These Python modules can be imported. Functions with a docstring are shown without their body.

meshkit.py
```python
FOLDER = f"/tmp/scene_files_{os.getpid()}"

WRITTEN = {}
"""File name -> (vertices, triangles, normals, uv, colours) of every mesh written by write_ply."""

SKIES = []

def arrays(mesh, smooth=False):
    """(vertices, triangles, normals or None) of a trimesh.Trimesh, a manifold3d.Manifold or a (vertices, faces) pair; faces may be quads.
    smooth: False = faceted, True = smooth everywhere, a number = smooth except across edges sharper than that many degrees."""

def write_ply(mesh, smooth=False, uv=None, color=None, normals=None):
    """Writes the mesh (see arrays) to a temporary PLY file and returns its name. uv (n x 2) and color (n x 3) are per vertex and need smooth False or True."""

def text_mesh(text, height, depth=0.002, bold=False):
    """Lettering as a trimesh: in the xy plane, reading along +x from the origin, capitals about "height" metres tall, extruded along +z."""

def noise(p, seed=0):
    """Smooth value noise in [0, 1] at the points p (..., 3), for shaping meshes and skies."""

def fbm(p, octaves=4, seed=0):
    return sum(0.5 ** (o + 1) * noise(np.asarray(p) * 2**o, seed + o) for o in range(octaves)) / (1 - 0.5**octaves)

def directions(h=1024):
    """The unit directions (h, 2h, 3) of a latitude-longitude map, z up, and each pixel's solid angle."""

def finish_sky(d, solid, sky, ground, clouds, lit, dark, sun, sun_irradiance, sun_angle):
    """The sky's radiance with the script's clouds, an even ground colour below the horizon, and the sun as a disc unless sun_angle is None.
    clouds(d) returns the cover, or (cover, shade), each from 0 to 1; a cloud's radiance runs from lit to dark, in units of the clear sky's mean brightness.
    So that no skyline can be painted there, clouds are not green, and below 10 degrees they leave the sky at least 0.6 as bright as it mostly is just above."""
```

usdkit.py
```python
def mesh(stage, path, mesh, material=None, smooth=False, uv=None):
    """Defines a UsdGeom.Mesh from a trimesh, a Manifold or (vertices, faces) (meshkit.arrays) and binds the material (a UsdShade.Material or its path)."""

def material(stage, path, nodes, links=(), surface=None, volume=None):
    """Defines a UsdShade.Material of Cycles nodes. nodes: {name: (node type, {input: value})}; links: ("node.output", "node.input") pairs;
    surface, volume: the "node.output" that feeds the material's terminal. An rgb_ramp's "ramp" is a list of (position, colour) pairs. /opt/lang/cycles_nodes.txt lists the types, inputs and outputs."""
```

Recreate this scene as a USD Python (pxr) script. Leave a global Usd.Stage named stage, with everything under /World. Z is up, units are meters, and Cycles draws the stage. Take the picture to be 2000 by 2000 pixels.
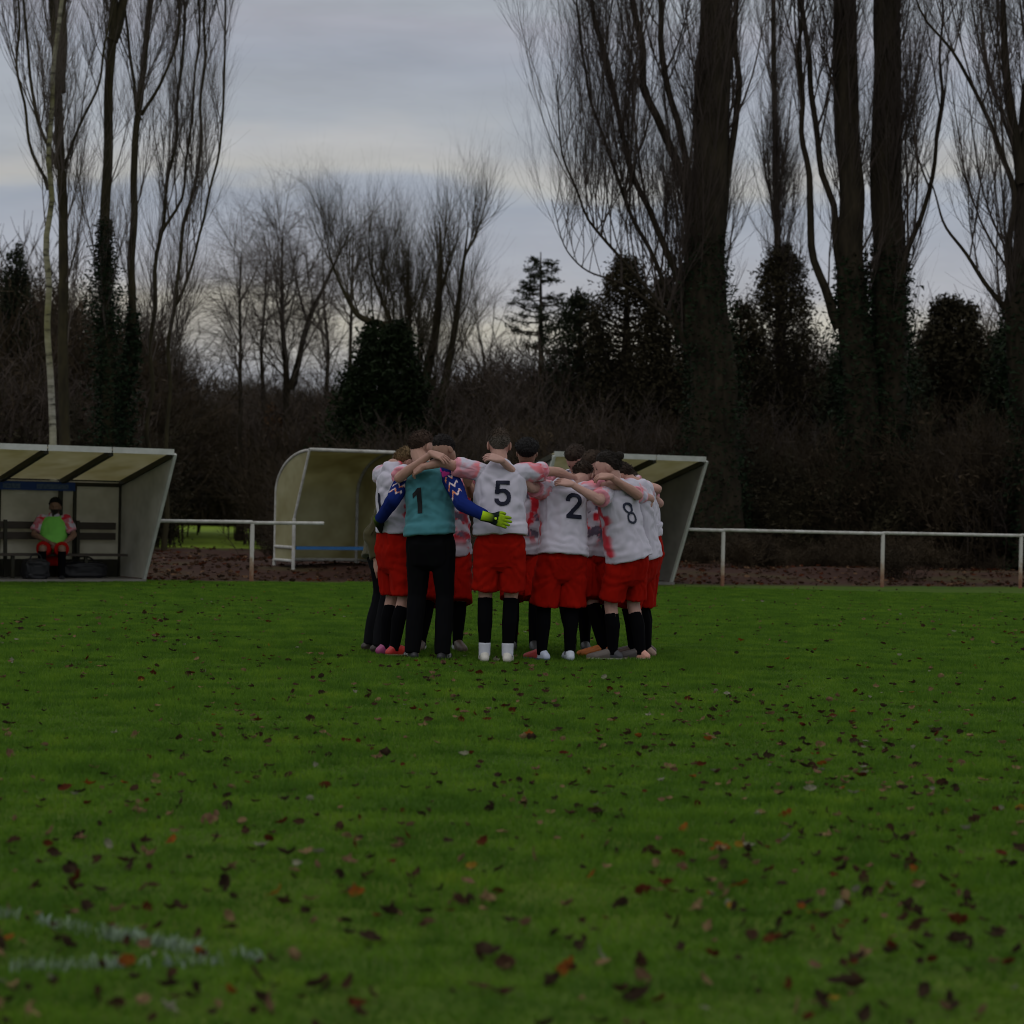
import math, random
import numpy as np, trimesh, manifold3d as m3
import scipy.sparse as sp
import usdkit, meshkit
from pxr import Usd, UsdGeom, UsdLux, UsdShade, Sdf, Gf, Vt

stage = Usd.Stage.CreateInMemory()
UsdGeom.SetStageUpAxis(stage, 'Z')
UsdGeom.SetStageMetersPerUnit(stage, 1.0)
UsdGeom.Xform.Define(stage, '/World')
UsdGeom.Scope.Define(stage, '/World/Looks')

# ------------------------------------------------------------------ camera, sky, sun, exposure
FOC, CAM, ROLL, HORIZON = 4000.0, np.array([0, 0, 1.25]), math.radians(1.15), 992.0
PITCH = math.atan((1000 - HORIZON) / FOC)
EXPOSURE, SKY_STRENGTH, SUN_INTENSITY = 0.0, 0.1, 0.14
fwd = np.array([0, math.cos(PITCH), -math.sin(PITCH)])
up0 = np.array([0, math.sin(PITCH), math.cos(PITCH)])
cup = math.cos(ROLL) * up0 - math.sin(ROLL) * np.array([1.0, 0, 0])
crt = math.cos(ROLL) * np.array([1.0, 0, 0]) + math.sin(ROLL) * up0
cam = UsdGeom.Camera.Define(stage, '/World/camera')
cam.AddTransformOp().Set(Gf.Matrix4d(*crt, 0, *cup, 0, *(-fwd), 0, *CAM, 1))
cam.CreateHorizontalApertureAttr(36.0); cam.CreateVerticalApertureAttr(36.0)
cam.CreateFocalLengthAttr(72.0); cam.CreateFStopAttr(3.0); cam.CreateFocusDistanceAttr(16.6)
cam.CreateClippingRangeAttr(Gf.Vec2f(0.1, 5000)); cam.CreateExposureAttr(EXPOSURE)

SUN_EL, SUN_AZ = math.radians(52), math.radians(205)      # the brightest part of the cloud: high, behind the photographer
def s2l(r, g, b):
    return tuple(((c / 255 + 0.055) / 1.055) ** 2.4 if c > 10 else c / 255 / 12.92 for c in (r, g, b))
K = 1.0 / SKY_STRENGTH
def zc(y): return math.sin(math.atan((HORIZON - y) / FOC))
def sk(r, g, b, k=1.0):
    m = (r + g + b) / 3; r, g, b = (m + (c - m) * 0.72 for c in (r, g, b)); return tuple(min(c * k, 1.0) for c in s2l(r, g, b))
ramp = [(0, sk(150, 150, 152)), (zc(760), sk(160, 162, 170)), (zc(705), sk(184, 178, 166)), (zc(640), sk(200, 193, 174)), (zc(580), sk(172, 172, 178)), (zc(490), sk(165, 170, 183)),
        (zc(395), sk(155, 165, 182)), (zc(362), sk(186, 185, 180)), (zc(325), sk(180, 180, 180)), (zc(265), sk(163, 170, 180)), (zc(130), sk(160, 168, 184)), (zc(60), sk(166, 169, 183)),
        (zc(0), sk(163, 171, 182)), (0.32, sk(172, 177, 186)), (0.5, sk(188, 192, 198)), (0.8, sk(212, 214, 217)), (1.0, sk(218, 220, 222))]
usdkit.material(stage, '/World/Looks/overcast_sky', {
    'tc': ('texture_coordinate', {}), 'sep': ('separate_xyz', {}), 'map': ('mapping', {'scale': (4.5, 4.5, 15.0), 'location': (3.1, 0.4, 0.7)}),
    'n1': ('noise_texture', {'scale': 1.0, 'detail': 4, 'roughness': 0.55}), 'off': ('math', {'math_type': 'multiply_add', 'value2': 0.075, 'value3': -0.0375}),
    'z2': ('math', {'math_type': 'add'}), 'r': ('rgb_ramp', {'ramp': ramp}),
    'map2': ('mapping', {'scale': (8.0, 8.0, 42.0)}), 'n2': ('noise_texture', {'scale': 1.0, 'detail': 5, 'roughness': 0.6}),
    'br': ('math', {'math_type': 'multiply_add', 'value2': 0.46, 'value3': 0.77}), 'cb': ('combine_xyz', {}), 'mul': ('mix_color', {'blend_type': 'multiply', 'fac': 1.0, 'use_clamp': False}),
    'gain': ('mix_color', {'blend_type': 'multiply', 'fac': 1.0, 'b': (K, K, K), 'use_clamp': False}),
    'sky': ('sky_texture', {'sky_type': 'single_scattering', 'sun_disc': False, 'sun_elevation': SUN_EL, 'sun_rotation': SUN_AZ}),
    'mx': ('mix_color', {'fac': 0.97, 'use_clamp': False}), 'bg': ('background_shader', {'strength': SKY_STRENGTH})},
    [('tc.generated', 'sep.vector'), ('tc.generated', 'map.vector'), ('map.vector', 'n1.vector'), ('n1.fac', 'off.value1'), ('sep.z', 'z2.value1'), ('off.value', 'z2.value2'), ('z2.value', 'r.fac'),
     ('tc.generated', 'map2.vector'), ('map2.vector', 'n2.vector'), ('n2.fac', 'br.value1'), ('br.value', 'cb.x'), ('br.value', 'cb.y'), ('br.value', 'cb.z'),
     ('r.color', 'mul.a'), ('cb.vector', 'mul.b'), ('mul.result', 'gain.a'), ('sky.color', 'mx.a'), ('gain.result', 'mx.b'), ('mx.result', 'bg.color')], surface='bg.background')
dome = UsdLux.DomeLight.Define(stage, '/World/sky')
UsdShade.MaterialBindingAPI.Apply(dome.GetPrim()).Bind(UsdShade.Material.Get(stage, '/World/Looks/overcast_sky'))
sun = UsdLux.DistantLight.Define(stage, '/World/sun')
sun.CreateIntensityAttr(SUN_INTENSITY); sun.CreateAngleAttr(40.0); sun.CreateColorAttr(Gf.Vec3f(1.0, 0.97, 0.93)); sun.GetPrim().CreateAttribute('inputs:normalize', Sdf.ValueTypeNames.Bool).Set(True)
sd = np.array([math.sin(SUN_AZ) * math.cos(SUN_EL), math.cos(SUN_AZ) * math.cos(SUN_EL), math.sin(SUN_EL)])
sx = np.cross([0, 0, 1.0], sd); sx /= np.linalg.norm(sx)
sun.AddTransformOp().Set(Gf.Matrix4d(*sx, 0, *np.cross(sd, sx), 0, *sd, 0, 0, 0, 30, 1))

# ------------------------------------------------------------------ helpers
def ray(px, py):
    return fwd + crt * (px - 1000) / FOC + cup * (1000 - py) / FOC
def at(px, py, Y):
    d = ray(px, py); return CAM + d * (Y / d[1])
def ground(px, py):
    d = ray(px, py); return CAM + d * (-CAM[2] / d[2])
def px_of(p):
    q = np.asarray(p, float) - CAM; w = q @ fwd
    return 1000 + FOC * (q @ crt) / w, 1000 - FOC * (q @ cup) / w
def unit(v):
    v = np.asarray(v, float); return v / max(np.linalg.norm(v), 1e-12)

USED = {}
def numbered(path):
    n = USED.get(path, -1) + 1; USED[path] = n
    return path if n == 0 else f'{path}_{n:03d}'
def tag(prim, label=None, cat=None, group=None, kind=None):
    p = prim.GetPrim() if hasattr(prim, 'GetPrim') else prim
    for k, v in (('label', label), ('category', cat), ('group', group), ('kind', kind)):
        if v: p.SetCustomDataByKey(k, v)
    return p
tag(dome, kind='structure')
def thing(name, label, cat, base=(0, 0, 0), group=None, kind=None):
    x = UsdGeom.Xform.Define(stage, numbered('/World/' + name)); x.AddTranslateOp().Set(Gf.Vec3d(*map(float, base)))
    p = tag(x, label, cat, group, kind); BASE[str(p.GetPath())] = np.array(base, float); return p
BASE = {}
def arr(mesh):
    v, f, _ = meshkit.arrays(mesh); return v, f
def part(parent, name, mesh, mat, smooth=False, col=None, label=None, kind=None, world=True):
    """A mesh under parent (a prim, or None for top level); its points are given in world coordinates."""
    root = str(parent.GetPath()) if parent is not None else '/World'
    v, f = arr(mesh)
    top = '/'.join(root.split('/')[:3])
    if world and top in BASE: v = v - BASE[top]
    m = usdkit.mesh(stage, numbered(root + '/' + name), (v, f), mat, smooth=smooth)
    if col is not None:
        UsdGeom.PrimvarsAPI(m).CreatePrimvar('Col', Sdf.ValueTypeNames.Color3fArray, 'vertex').Set(Vt.Vec3fArray.FromNumpy(np.asarray(col, np.float32)))
    return tag(m, label, kind=kind)

def mat(name, color, rough=0.8, var=0.0, scale=6.0, bump=0.0, bscale=40.0, color2=None, spec=0.3, stretch=(1, 1, 1), sheen=0.0, trans=None):
    """A plain procedural material: two colours mixed by noise in world space, fine bump, optional translucency."""
    c2 = color2 if color2 is not None else tuple(c * (1 - var) for c in color)
    n = {'g': ('geometry', {}), 'mp': ('mapping', {'scale': stretch}), 'n': ('noise_texture', {'scale': scale, 'detail': 4, 'roughness': 0.6}),
         'r': ('rgb_ramp', {'ramp': [(0.3, c2), (0.7, color)]}),
         'p': ('principled_bsdf', {'roughness': rough, 'specular_ior_level': spec, 'sheen_weight': sheen})}
    l = [('g.position', 'mp.vector'), ('mp.vector', 'n.vector'), ('n.fac', 'r.fac'), ('r.color', 'p.base_color')]
    if bump:
        n['nb'] = ('noise_texture', {'scale': bscale, 'detail': 3}); n['b'] = ('bump', {'strength': bump, 'distance': 0.02})
        l += [('mp.vector', 'nb.vector'), ('nb.fac', 'b.height'), ('b.normal', 'p.normal')]
    s = 'p.BSDF'
    if trans:
        n['t'] = ('translucent_bsdf', {}); n['mx'] = ('mix_closure', {'fac': trans})
        l += [('r.color', 't.color'), ('p.BSDF', 'mx.closure1'), ('t.BSDF', 'mx.closure2')]; s = 'mx.closure'
    return usdkit.material(stage, '/World/Looks/' + name, n, l, surface=s)
def mat_attr(name, rough=0.85, bump=0.0, bscale=200.0, spec=0.25, sheen=0.0, var=0.12, vscale=8.0):
    n = {'a': ('attribute', {'attribute': 'Col'}), 'g': ('geometry', {}), 'n': ('noise_texture', {'scale': vscale, 'detail': 4, 'roughness': 0.65}), 'r': ('rgb_ramp', {'ramp': [(0.3, (1 - var,) * 3), (0.7, (1, 1, 1))]}),
         'm': ('mix_color', {'blend_type': 'multiply', 'fac': 1.0}), 'p': ('principled_bsdf', {'roughness': rough, 'specular_ior_level': spec, 'sheen_weight': sheen})}
    l = [('g.position', 'n.vector'), ('n.fac', 'r.fac'), ('a.color', 'm.a'), ('r.color', 'm.b'), ('m.result', 'p.base_color')]
    if bump:
        n['nb'] = ('noise_texture', {'scale': bscale, 'detail': 2}); n['b'] = ('bump', {'strength': bump, 'distance': 0.005}); l += [('g.position', 'nb.vector'), ('nb.fac', 'b.height'), ('b.normal', 'p.normal')]
    return usdkit.material(stage, '/World/Looks/' + name, n, l, surface='p.BSDF')

def man(v, f):
    return m3.Manifold(m3.Mesh(vert_properties=np.asarray(v, np.float32), tri_verts=np.asarray(f, np.uint32)))
def unman(m):
    q = m.to_mesh(); return np.array(q.vert_properties[:, :3], float), np.array(q.tri_verts, int)
_s = trimesh.creation.icosphere(2); SPH = np.array(_s.vertices)
_s = trimesh.creation.icosphere(1); SPH1 = np.array(_s.vertices)
def hull(*pts):
    return m3.Manifold.hull_points(np.vstack(pts).astype(np.float64))
def ball(c, r, n=SPH1): return np.asarray(c, float) + n * r
def chain(pts, rad):
    return [hull(ball(pts[i], rad[i]), ball(pts[i + 1], rad[i + 1])) for i in range(len(pts) - 1)]
def union(ms):
    return m3.Manifold.batch_boolean(list(ms), m3.OpType.Add)
def taubin(v, f, it):
    n = len(v); i = np.concatenate([f[:, 0], f[:, 1], f[:, 2], f[:, 1], f[:, 2], f[:, 0]]); j = np.concatenate([f[:, 1], f[:, 2], f[:, 0], f[:, 0], f[:, 1], f[:, 2]])
    a = sp.csr_matrix((np.ones(len(i)), (i, j)), (n, n)); a.data[:] = 1; d = sp.diags(1 / np.maximum(np.asarray(a.sum(1)).ravel(), 1)); a = d @ a
    for _ in range(it):
        v = v + 0.5 * (a @ v - v); v = v - 0.52 * (a @ v - v)
    return v
def normals(v, f):
    n = np.zeros_like(v); c = np.cross(v[f[:, 1]] - v[f[:, 0]], v[f[:, 2]] - v[f[:, 0]])
    for k in range(3): np.add.at(n, f[:, k], c)
    return n / np.maximum(np.linalg.norm(n, axis=1, keepdims=True), 1e-9)
def box(lo, hi): 
    m = trimesh.creation.box(np.asarray(hi, float) - np.asarray(lo, float)); m.apply_translation((np.asarray(hi, float) + np.asarray(lo, float)) / 2); return m
def cat(ms):
    vs, fs, o = [], [], 0
    for m in ms:
        v, f = arr(m); vs.append(v); fs.append(f + o); o += len(v)
    return np.vstack(vs), np.vstack(fs)
def tubes(P, R, s=3, cap=False):
    """Tapered tubes along many polylines at once: P (n, k, 3), R (n, k)."""
    n, k, _ = P.shape
    T = np.gradient(P, axis=1); T /= np.maximum(np.linalg.norm(T, axis=2, keepdims=True), 1e-9)
    ref = np.cross(P[:, -1] - P[:, 0], np.array([0.31, 0.87, 0.13])); ref /= np.maximum(np.linalg.norm(ref, axis=1, keepdims=True), 1e-9)
    A = ref[:, None] - T * (ref[:, None] * T).sum(2, keepdims=True); A /= np.maximum(np.linalg.norm(A, axis=2, keepdims=True), 1e-9)
    B = np.cross(T, A); th = np.arange(s) / s * 2 * np.pi
    V = P[:, :, None] + R[:, :, None, None] * (A[:, :, None] * np.cos(th)[:, None] + B[:, :, None] * np.sin(th)[:, None])
    idx = np.arange(n * k * s).reshape(n, k, s)
    a, b = idx[:, :-1], idx[:, 1:]; a2, b2 = np.roll(a, -1, 2), np.roll(b, -1, 2)
    F = np.concatenate([np.stack([a, a2, b2], -1).reshape(-1, 3), np.stack([a, b2, b], -1).reshape(-1, 3)])
    return V.reshape(-1, 3), F
def bar(a, b, r, s=10):
    P = np.array([[a, b]], float); v, f = tubes(P, np.full((1, 2), r), s)
    v = np.vstack([v, a, b]); i = np.arange(s); j = (i + 1) % s
    return v, np.vstack([f, np.stack([j, i, np.full(s, 2 * s)], 1), np.stack([s + i, s + j, np.full(s, 2 * s + 1)], 1)])
def hexa(p):
    """A solid from 8 corners: four of the bottom ring, four of the top ring."""
    f = [[0, 2, 1], [0, 3, 2], [4, 5, 6], [4, 6, 7]]
    for i in range(4):
        j = (i + 1) % 4; f += [[i, j, 4 + j], [i, 4 + j, 4 + i]]
    m = trimesh.Trimesh(np.array(p, float), np.array(f), process=False)
    if m.volume < 0: m.invert()
    return m
def beam(a, b, w, h, side):
    """A rectangular bar from a to b; side is the direction of its width."""
    a, b = np.asarray(a, float), np.asarray(b, float); d = unit(b - a); s = unit(np.asarray(side) - d * (np.asarray(side) @ d)); t = np.cross(d, s)
    ring = lambda c: [c + s * w / 2 + t * h / 2, c - s * w / 2 + t * h / 2, c - s * w / 2 - t * h / 2, c + s * w / 2 - t * h / 2]
    return hexa(ring(a) + ring(b))
def slab(poly, n, t):
    """A plate of thickness t (along n) over a convex polygon of points."""
    n = unit(n) * t; k = len(poly); v = np.vstack([poly, np.asarray(poly) + n]); f = []
    for i in range(1, k - 1): f += [[0, i + 1, i], [k, k + i, k + i + 1]]
    for i in range(k):
        j = (i + 1) % k; f += [[i, j, k + j], [i, k + j, k + i]]
    m = trimesh.Trimesh(v, f, process=False)
    if m.volume < 0: m.invert()
    return m
# ------------------------------------------------------------------ ground
FQ = np.array([-4.06, 32.0]); FD = np.array([math.cos(math.radians(19)), math.sin(math.radians(19))]); FN = np.array([-FD[1], FD[0]])
def beyond(x, y): return (x - FQ[0]) * FN[0] + (y - FQ[1]) * FN[1]      # metres beyond the touchline rail
def sst(a, b, x):
    t = np.clip((x - a) / (b - a), 0, 1); return t * t * (3 - 2 * t)
def height(x, y):
    x, y = np.asarray(x, float), np.asarray(y, float); s = beyond(x, y)
    p = np.stack([x * 0.25, y * 0.25, 0 * x], -1)
    h = 0.03 * (meshkit.fbm(p, 3, 5) - 0.5) * sst(34, 38, y + 0 * x)
    h = h + (0.12 + 0.25 * (meshkit.fbm(p * 2, 3, 8) - 0.4)) * sst(0.8, 4, s) * (1 - sst(16, 22, s))
    far = sst(120, 230, y) * (9.5 + 3.0 * (meshkit.fbm(np.stack([x * 0.03, y * 0.02, 0 * x], -1), 3, 3) - 0.5))
    return h + far
def green(x, y, z=0.0):
    """The grass colour, the same for the sheet and the blades."""
    p = np.stack([x, y, 0 * x], -1)
    a = meshkit.fbm(p * np.array([0.5, 0.9, 1]), 3, 21); b = meshkit.fbm(p * np.array([1.6, 4.0, 1]), 3, 22)
    t = np.clip(0.5 + 1.5 * (a - 0.5) + 1.0 * (b - 0.5), 0, 1)[..., None]
    return np.array([0.045, 0.095, 0.008]) * (1 - t) + np.array([0.080, 0.122, 0.011]) * t
ys = np.concatenate([np.linspace(-12, 2, 8), np.linspace(3, 45, 170), np.geomspace(45.6, 620, 90)])
us = np.concatenate([np.linspace(-1.6, -0.36, 14), np.linspace(-0.34, 0.34, 130), np.linspace(0.36, 1.6, 14)])
U, Yg = np.meshgrid(us, ys); Xg = U * np.maximum(Yg + 14, 16)
Zg = height(Xg, Yg); sg = beyond(Xg, Yg)
nz = meshkit.fbm(np.stack([Xg * 0.8, Yg * 0.8, 0 * Xg], -1), 4, 11)
litter = sst(0.0, 0.9, sg + 1.2 * (nz - 0.5))
gcol = green(Xg, Yg)
lcol = np.array([0.050, 0.025, 0.018]) * (0.5 + nz[..., None])
lcol = lcol * (1 - sst(0.55, 0.75, nz)[..., None] * 0.5) + np.array([0.05, 0.055, 0.015]) * sst(0.55, 0.75, nz)[..., None] * 0.5
back = sst(15, 19, sg + 6 * (nz - 0.5)) * (1 - sst(105, 120, Yg))
gc = gcol * (1 - litter[..., None]) + lcol * litter[..., None]
gc = gc * (1 - back[..., None]) + np.array([0.17, 0.25, 0.025]) * (0.7 + 0.5 * nz[..., None]) * back[..., None]
far = sst(112, 125, Yg)[..., None]; gc = gc * (1 - far) + np.array([0.03, 0.022, 0.016]) * far
ny, nx = Xg.shape; ii = np.arange(ny * nx).reshape(ny, nx)
gf = np.concatenate([np.stack([ii[:-1, :-1], ii[:-1, 1:], ii[1:, 1:]], -1).reshape(-1, 3), np.stack([ii[:-1, :-1], ii[1:, 1:], ii[1:, :-1]], -1).reshape(-1, 3)])
g = part(None, 'ground', (np.stack([Xg, Yg, Zg], -1).reshape(-1, 3), gf), mat_attr('ground_cover', 0.95, bump=0.6, bscale=60, var=0.45, vscale=9, spec=0.1), smooth=True, col=gc.reshape(-1, 3))
tag(g, 'flat sports field with leaf-strewn dirt and fields beyond', kind='structure')

def instancer(path, protos, pos, idx, yaw, scale, tilt=None):
    pi = UsdGeom.PointInstancer.Define(stage, path)
    pi.CreatePrototypesRel().SetTargets(protos)
    pi.CreatePositionsAttr(Vt.Vec3fArray.FromNumpy(np.asarray(pos, np.float32))); pi.CreateProtoIndicesAttr(Vt.IntArray.FromNumpy(np.asarray(idx, np.int32)))
    w, z = np.cos(yaw / 2), np.sin(yaw / 2); tx = np.zeros_like(yaw) if tilt is None else tilt
    q = np.stack([w * np.cos(tx / 2), w * np.sin(tx / 2), z * np.sin(tx / 2), z * np.cos(tx / 2)], 1)
    pi.CreateOrientationsAttr([Gf.Quath(*map(float, r)) for r in q])
    sc = np.asarray(scale, np.float32); sc = np.repeat(sc[:, None], 3, 1) if sc.ndim == 1 else sc
    pi.CreateScalesAttr(Vt.Vec3fArray.FromNumpy(sc)); return pi

# grass: square tufts of blades, laid over the field as one uncountable mass
def grass_mat(name, ramp):
    return usdkit.material(stage, '/World/Looks/' + name, {
        'g': ('geometry', {}), 'mp': ('mapping', {'scale': (2.0, 2.3, 1)}), 'n0': ('noise_texture', {'scale': 1.0, 'detail': 7, 'roughness': 0.8}), 'n': ('map_range', {'from_min': 0.32, 'from_max': 0.68, 'to_min': 0.1, 'to_max': 0.92}), 'ri': ('math', {'math_type': 'multiply_add', 'value2': 0.5, 'value3': -0.25}),
        'ad': ('math', {'math_type': 'add'}), 'r': ('rgb_ramp', {'ramp': ramp}), 'p': ('principled_bsdf', {'roughness': 0.7, 'specular_ior_level': 0.12}), 't': ('translucent_bsdf', {}), 'mx': ('mix_closure', {'fac': 0.3})},
        [('g.position', 'mp.vector'), ('mp.vector', 'n0.vector'), ('n0.fac', 'n.value'), ('g.random_per_island', 'ri.value1'), ('n.result', 'ad.value1'), ('ri.value', 'ad.value2'), ('ad.value', 'r.fac'), ('r.color', 'p.base_color'), ('r.color', 't.color'), ('p.BSDF', 'mx.closure1'), ('t.BSDF', 'mx.closure2')], surface='mx.closure')
GR = [(0.10, (0.046, 0.105, 0.009)), (0.40, (0.084, 0.168, 0.012)), (0.66, (0.132, 0.208, 0.015)), (0.85, (0.19, 0.22, 0.028)), (1.0, (0.30, 0.25, 0.08))]
grass_m = grass_mat('grass_blades', GR)
line_m = mat('worn_line_paint', (0.23, 0.29, 0.26), 0.8, color2=(0.09, 0.15, 0.03), scale=14)
def blades(rng, pts, hmin, hmax, w):
    n = len(pts); a = rng.uniform(0, 2 * np.pi, n); h = rng.uniform(hmin, hmax, n); lean = rng.uniform(0.1, 0.9, n) * h; b = rng.uniform(0, 2 * np.pi, n)
    s = np.stack([np.cos(a), np.sin(a), 0 * a], 1) * (w * rng.uniform(0.7, 1.3, n))[:, None]; l = np.stack([np.cos(b), np.sin(b), 0 * b], 1) * lean[:, None]; u = np.array([0, 0, 1.0])
    mid = pts + l * 0.4 + u * (h * 0.62)[:, None]
    V = np.stack([pts - s, pts + s, mid - s * 0.7, mid + s * 0.7, pts + l + u * h[:, None] * 0.95], 1).reshape(-1, 3)
    o = np.arange(n)[:, None] * 5
    return V, np.concatenate([o + [0, 1, 3], o + [0, 3, 2], o + [2, 3, 4]])
GT = 0.5; rng = np.random.default_rng(4)
field = UsdGeom.PointInstancer.Define(stage, '/World/grass').GetPrim()
tag(field, 'short green grass covering the playing field', 'grass', kind='stuff')
tuft_paths = []
for k in range(5):
    p = np.column_stack([rng.uniform(-GT / 2 - 0.03, GT / 2 + 0.03, (1500, 2)), np.zeros(1500)])
    part(field, 'tuft', blades(rng, p, 0.012, 0.036, 0.0028), grass_m)
    tuft_paths.append(Sdf.Path('/World/grass/tuft' + ('' if k == 0 else f'_{k:03d}')))
gp = []
for y in np.arange(3.6, 33.5, GT):
    for x in np.arange(-0.33 * y - 1.6, 0.33 * y + 1.6, GT):
        gp.append((x, y))
gp = np.array(gp); gp = gp[beyond(gp[:, 0], gp[:, 1]) < 0.1]
yaw = rng.integers(0, 4, len(gp)) * np.pi / 2
hs = (0.55 + 0.9 * meshkit.fbm(np.column_stack([gp * 0.7, 0 * gp[:, 0]]), 3, 31)) * rng.uniform(.75, 1.35, len(gp))
instancer('/World/grass', tuft_paths, np.column_stack([gp, height(gp[:, 0], gp[:, 1]) - 0.002]), rng.integers(0, 5, len(gp)), yaw, np.column_stack([np.ones(len(gp)), np.ones(len(gp)), hs]))
# worn white lines: painted grass blades along two faint strokes
def painted(name, label, a, b, width, n, seed):
    r = np.random.default_rng(seed); A, B = ground(*a), ground(*b); t = r.uniform(0, 1, n); d = unit(B - A); s = np.array([-d[1], d[0], 0])
    p = A + (B - A) * t[:, None] + s * (r.normal(0, width / 2.6, n))[:, None]
    keep = meshkit.fbm(p * 9, 3, seed) + r.uniform(-.15, .15, n) > 0.50 + 0.08 * t
    p = p[keep]; p[:, 2] = 0.004
    o = part(None, name, blades(r, p, 0.018, 0.044, 0.0034), line_m); tag(o, label, 'line marking', kind='structure')
painted('white_line', 'worn white line slanting across the grass in the lower left', (-60, 1786), (505, 1884), 0.05, 1150, 5)
painted('white_line', 'fainter worn white line meeting the slanting one in the lower left', (-60, 1902), (440, 1884), 0.045, 260, 6)

# ------------------------------------------------------------------ rail fence along the touchline
white_metal = mat('white_painted_steel', (0.46, 0.46, 0.44), 0.6, color2=(0.27, 0.26, 0.23), scale=9, bump=0.1)
rust_post = usdkit.material(stage, '/World/Looks/rusting_post_paint', {
    'g': ('geometry', {}), 's': ('separate_xyz', {}), 'n': ('noise_texture', {'scale': 14.0, 'detail': 4}), 'a': ('math', {'math_type': 'multiply_add', 'value2': 0.5}),
    'r': ('rgb_ramp', {'ramp': [(0.36, (0.17, 0.075, 0.04)), (0.56, (0.27, 0.20, 0.14)), (0.78, (0.42, 0.41, 0.38))]}), 'p': ('principled_bsdf', {'roughness': 0.7})},
    [('g.position', 's.vector'), ('g.position', 'n.vector'), ('n.fac', 'a.value1'), ('s.z', 'a.value3'), ('a.value', 'r.fac'), ('r.color', 'p.base_color')], surface='p.BSDF')
def hit_fence(px, off=0.0):
    d = ray(px, 1030); q = FQ + FN * off
    t = np.linalg.solve(np.array([[d[0], -FD[0]], [d[1], -FD[1]]]), q); return np.array([d[0], d[1], 0]) * t[0]
def fence(name, label, ends, posts):
    A, B = hit_fence(ends[0]), hit_fence(ends[1])
    t = thing(name, label, 'fence', ((A + B) / 2))
    zr = 0.94; brk = [A] + [hit_fence(p) for p in posts] + [B]
    rr = np.random.default_rng(len(posts))
    for i in range(len(brk) - 1):
        a, b = brk[i].copy(), brk[i + 1].copy(); a[2] = zr + rr.uniform(-.008, .008); b[2] = zr + rr.uniform(-.008, .008)
        part(t, 'rail', bar(a, b, 0.028), white_metal, smooth=40)
    for p in posts:
        q = hit_fence(p); q[2] = -0.1; w = q.copy(); w[2] = zr - 0.02
        part(t, 'post', bar(q, w, 0.033, 12), rust_post, smooth=40)
fence('rail_fence', 'white steel rail on a rust-footed post between the flat-roofed shelter and curved shelter', (304, 632), [493])
fence('rail_fence', 'long white steel rail on thin posts right of the shelters', (1345, 2300), [1413, 1725, 1995, 2250])

# ------------------------------------------------------------------ team shelters
shell_roof = mat('yellowed_plastic_roof', (0.64, 0.61, 0.48), 0.45, color2=(0.50, 0.46, 0.29), scale=2.2, trans=0.5)
shell_pale = mat('weathered_pale_panel', (0.60, 0.58, 0.49), 0.6, color2=(0.42, 0.40, 0.31), scale=2.5, bump=0.15, trans=0.35)
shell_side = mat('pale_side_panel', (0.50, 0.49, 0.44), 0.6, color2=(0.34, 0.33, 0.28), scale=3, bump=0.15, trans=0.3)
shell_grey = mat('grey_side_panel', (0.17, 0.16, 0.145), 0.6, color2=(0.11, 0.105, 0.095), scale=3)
olive_shell = mat('olive_stained_shell', (0.46, 0.44, 0.27), 0.35, color2=(0.26, 0.23, 0.10), scale=1.3, spec=0.5, trans=0.45)
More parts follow.
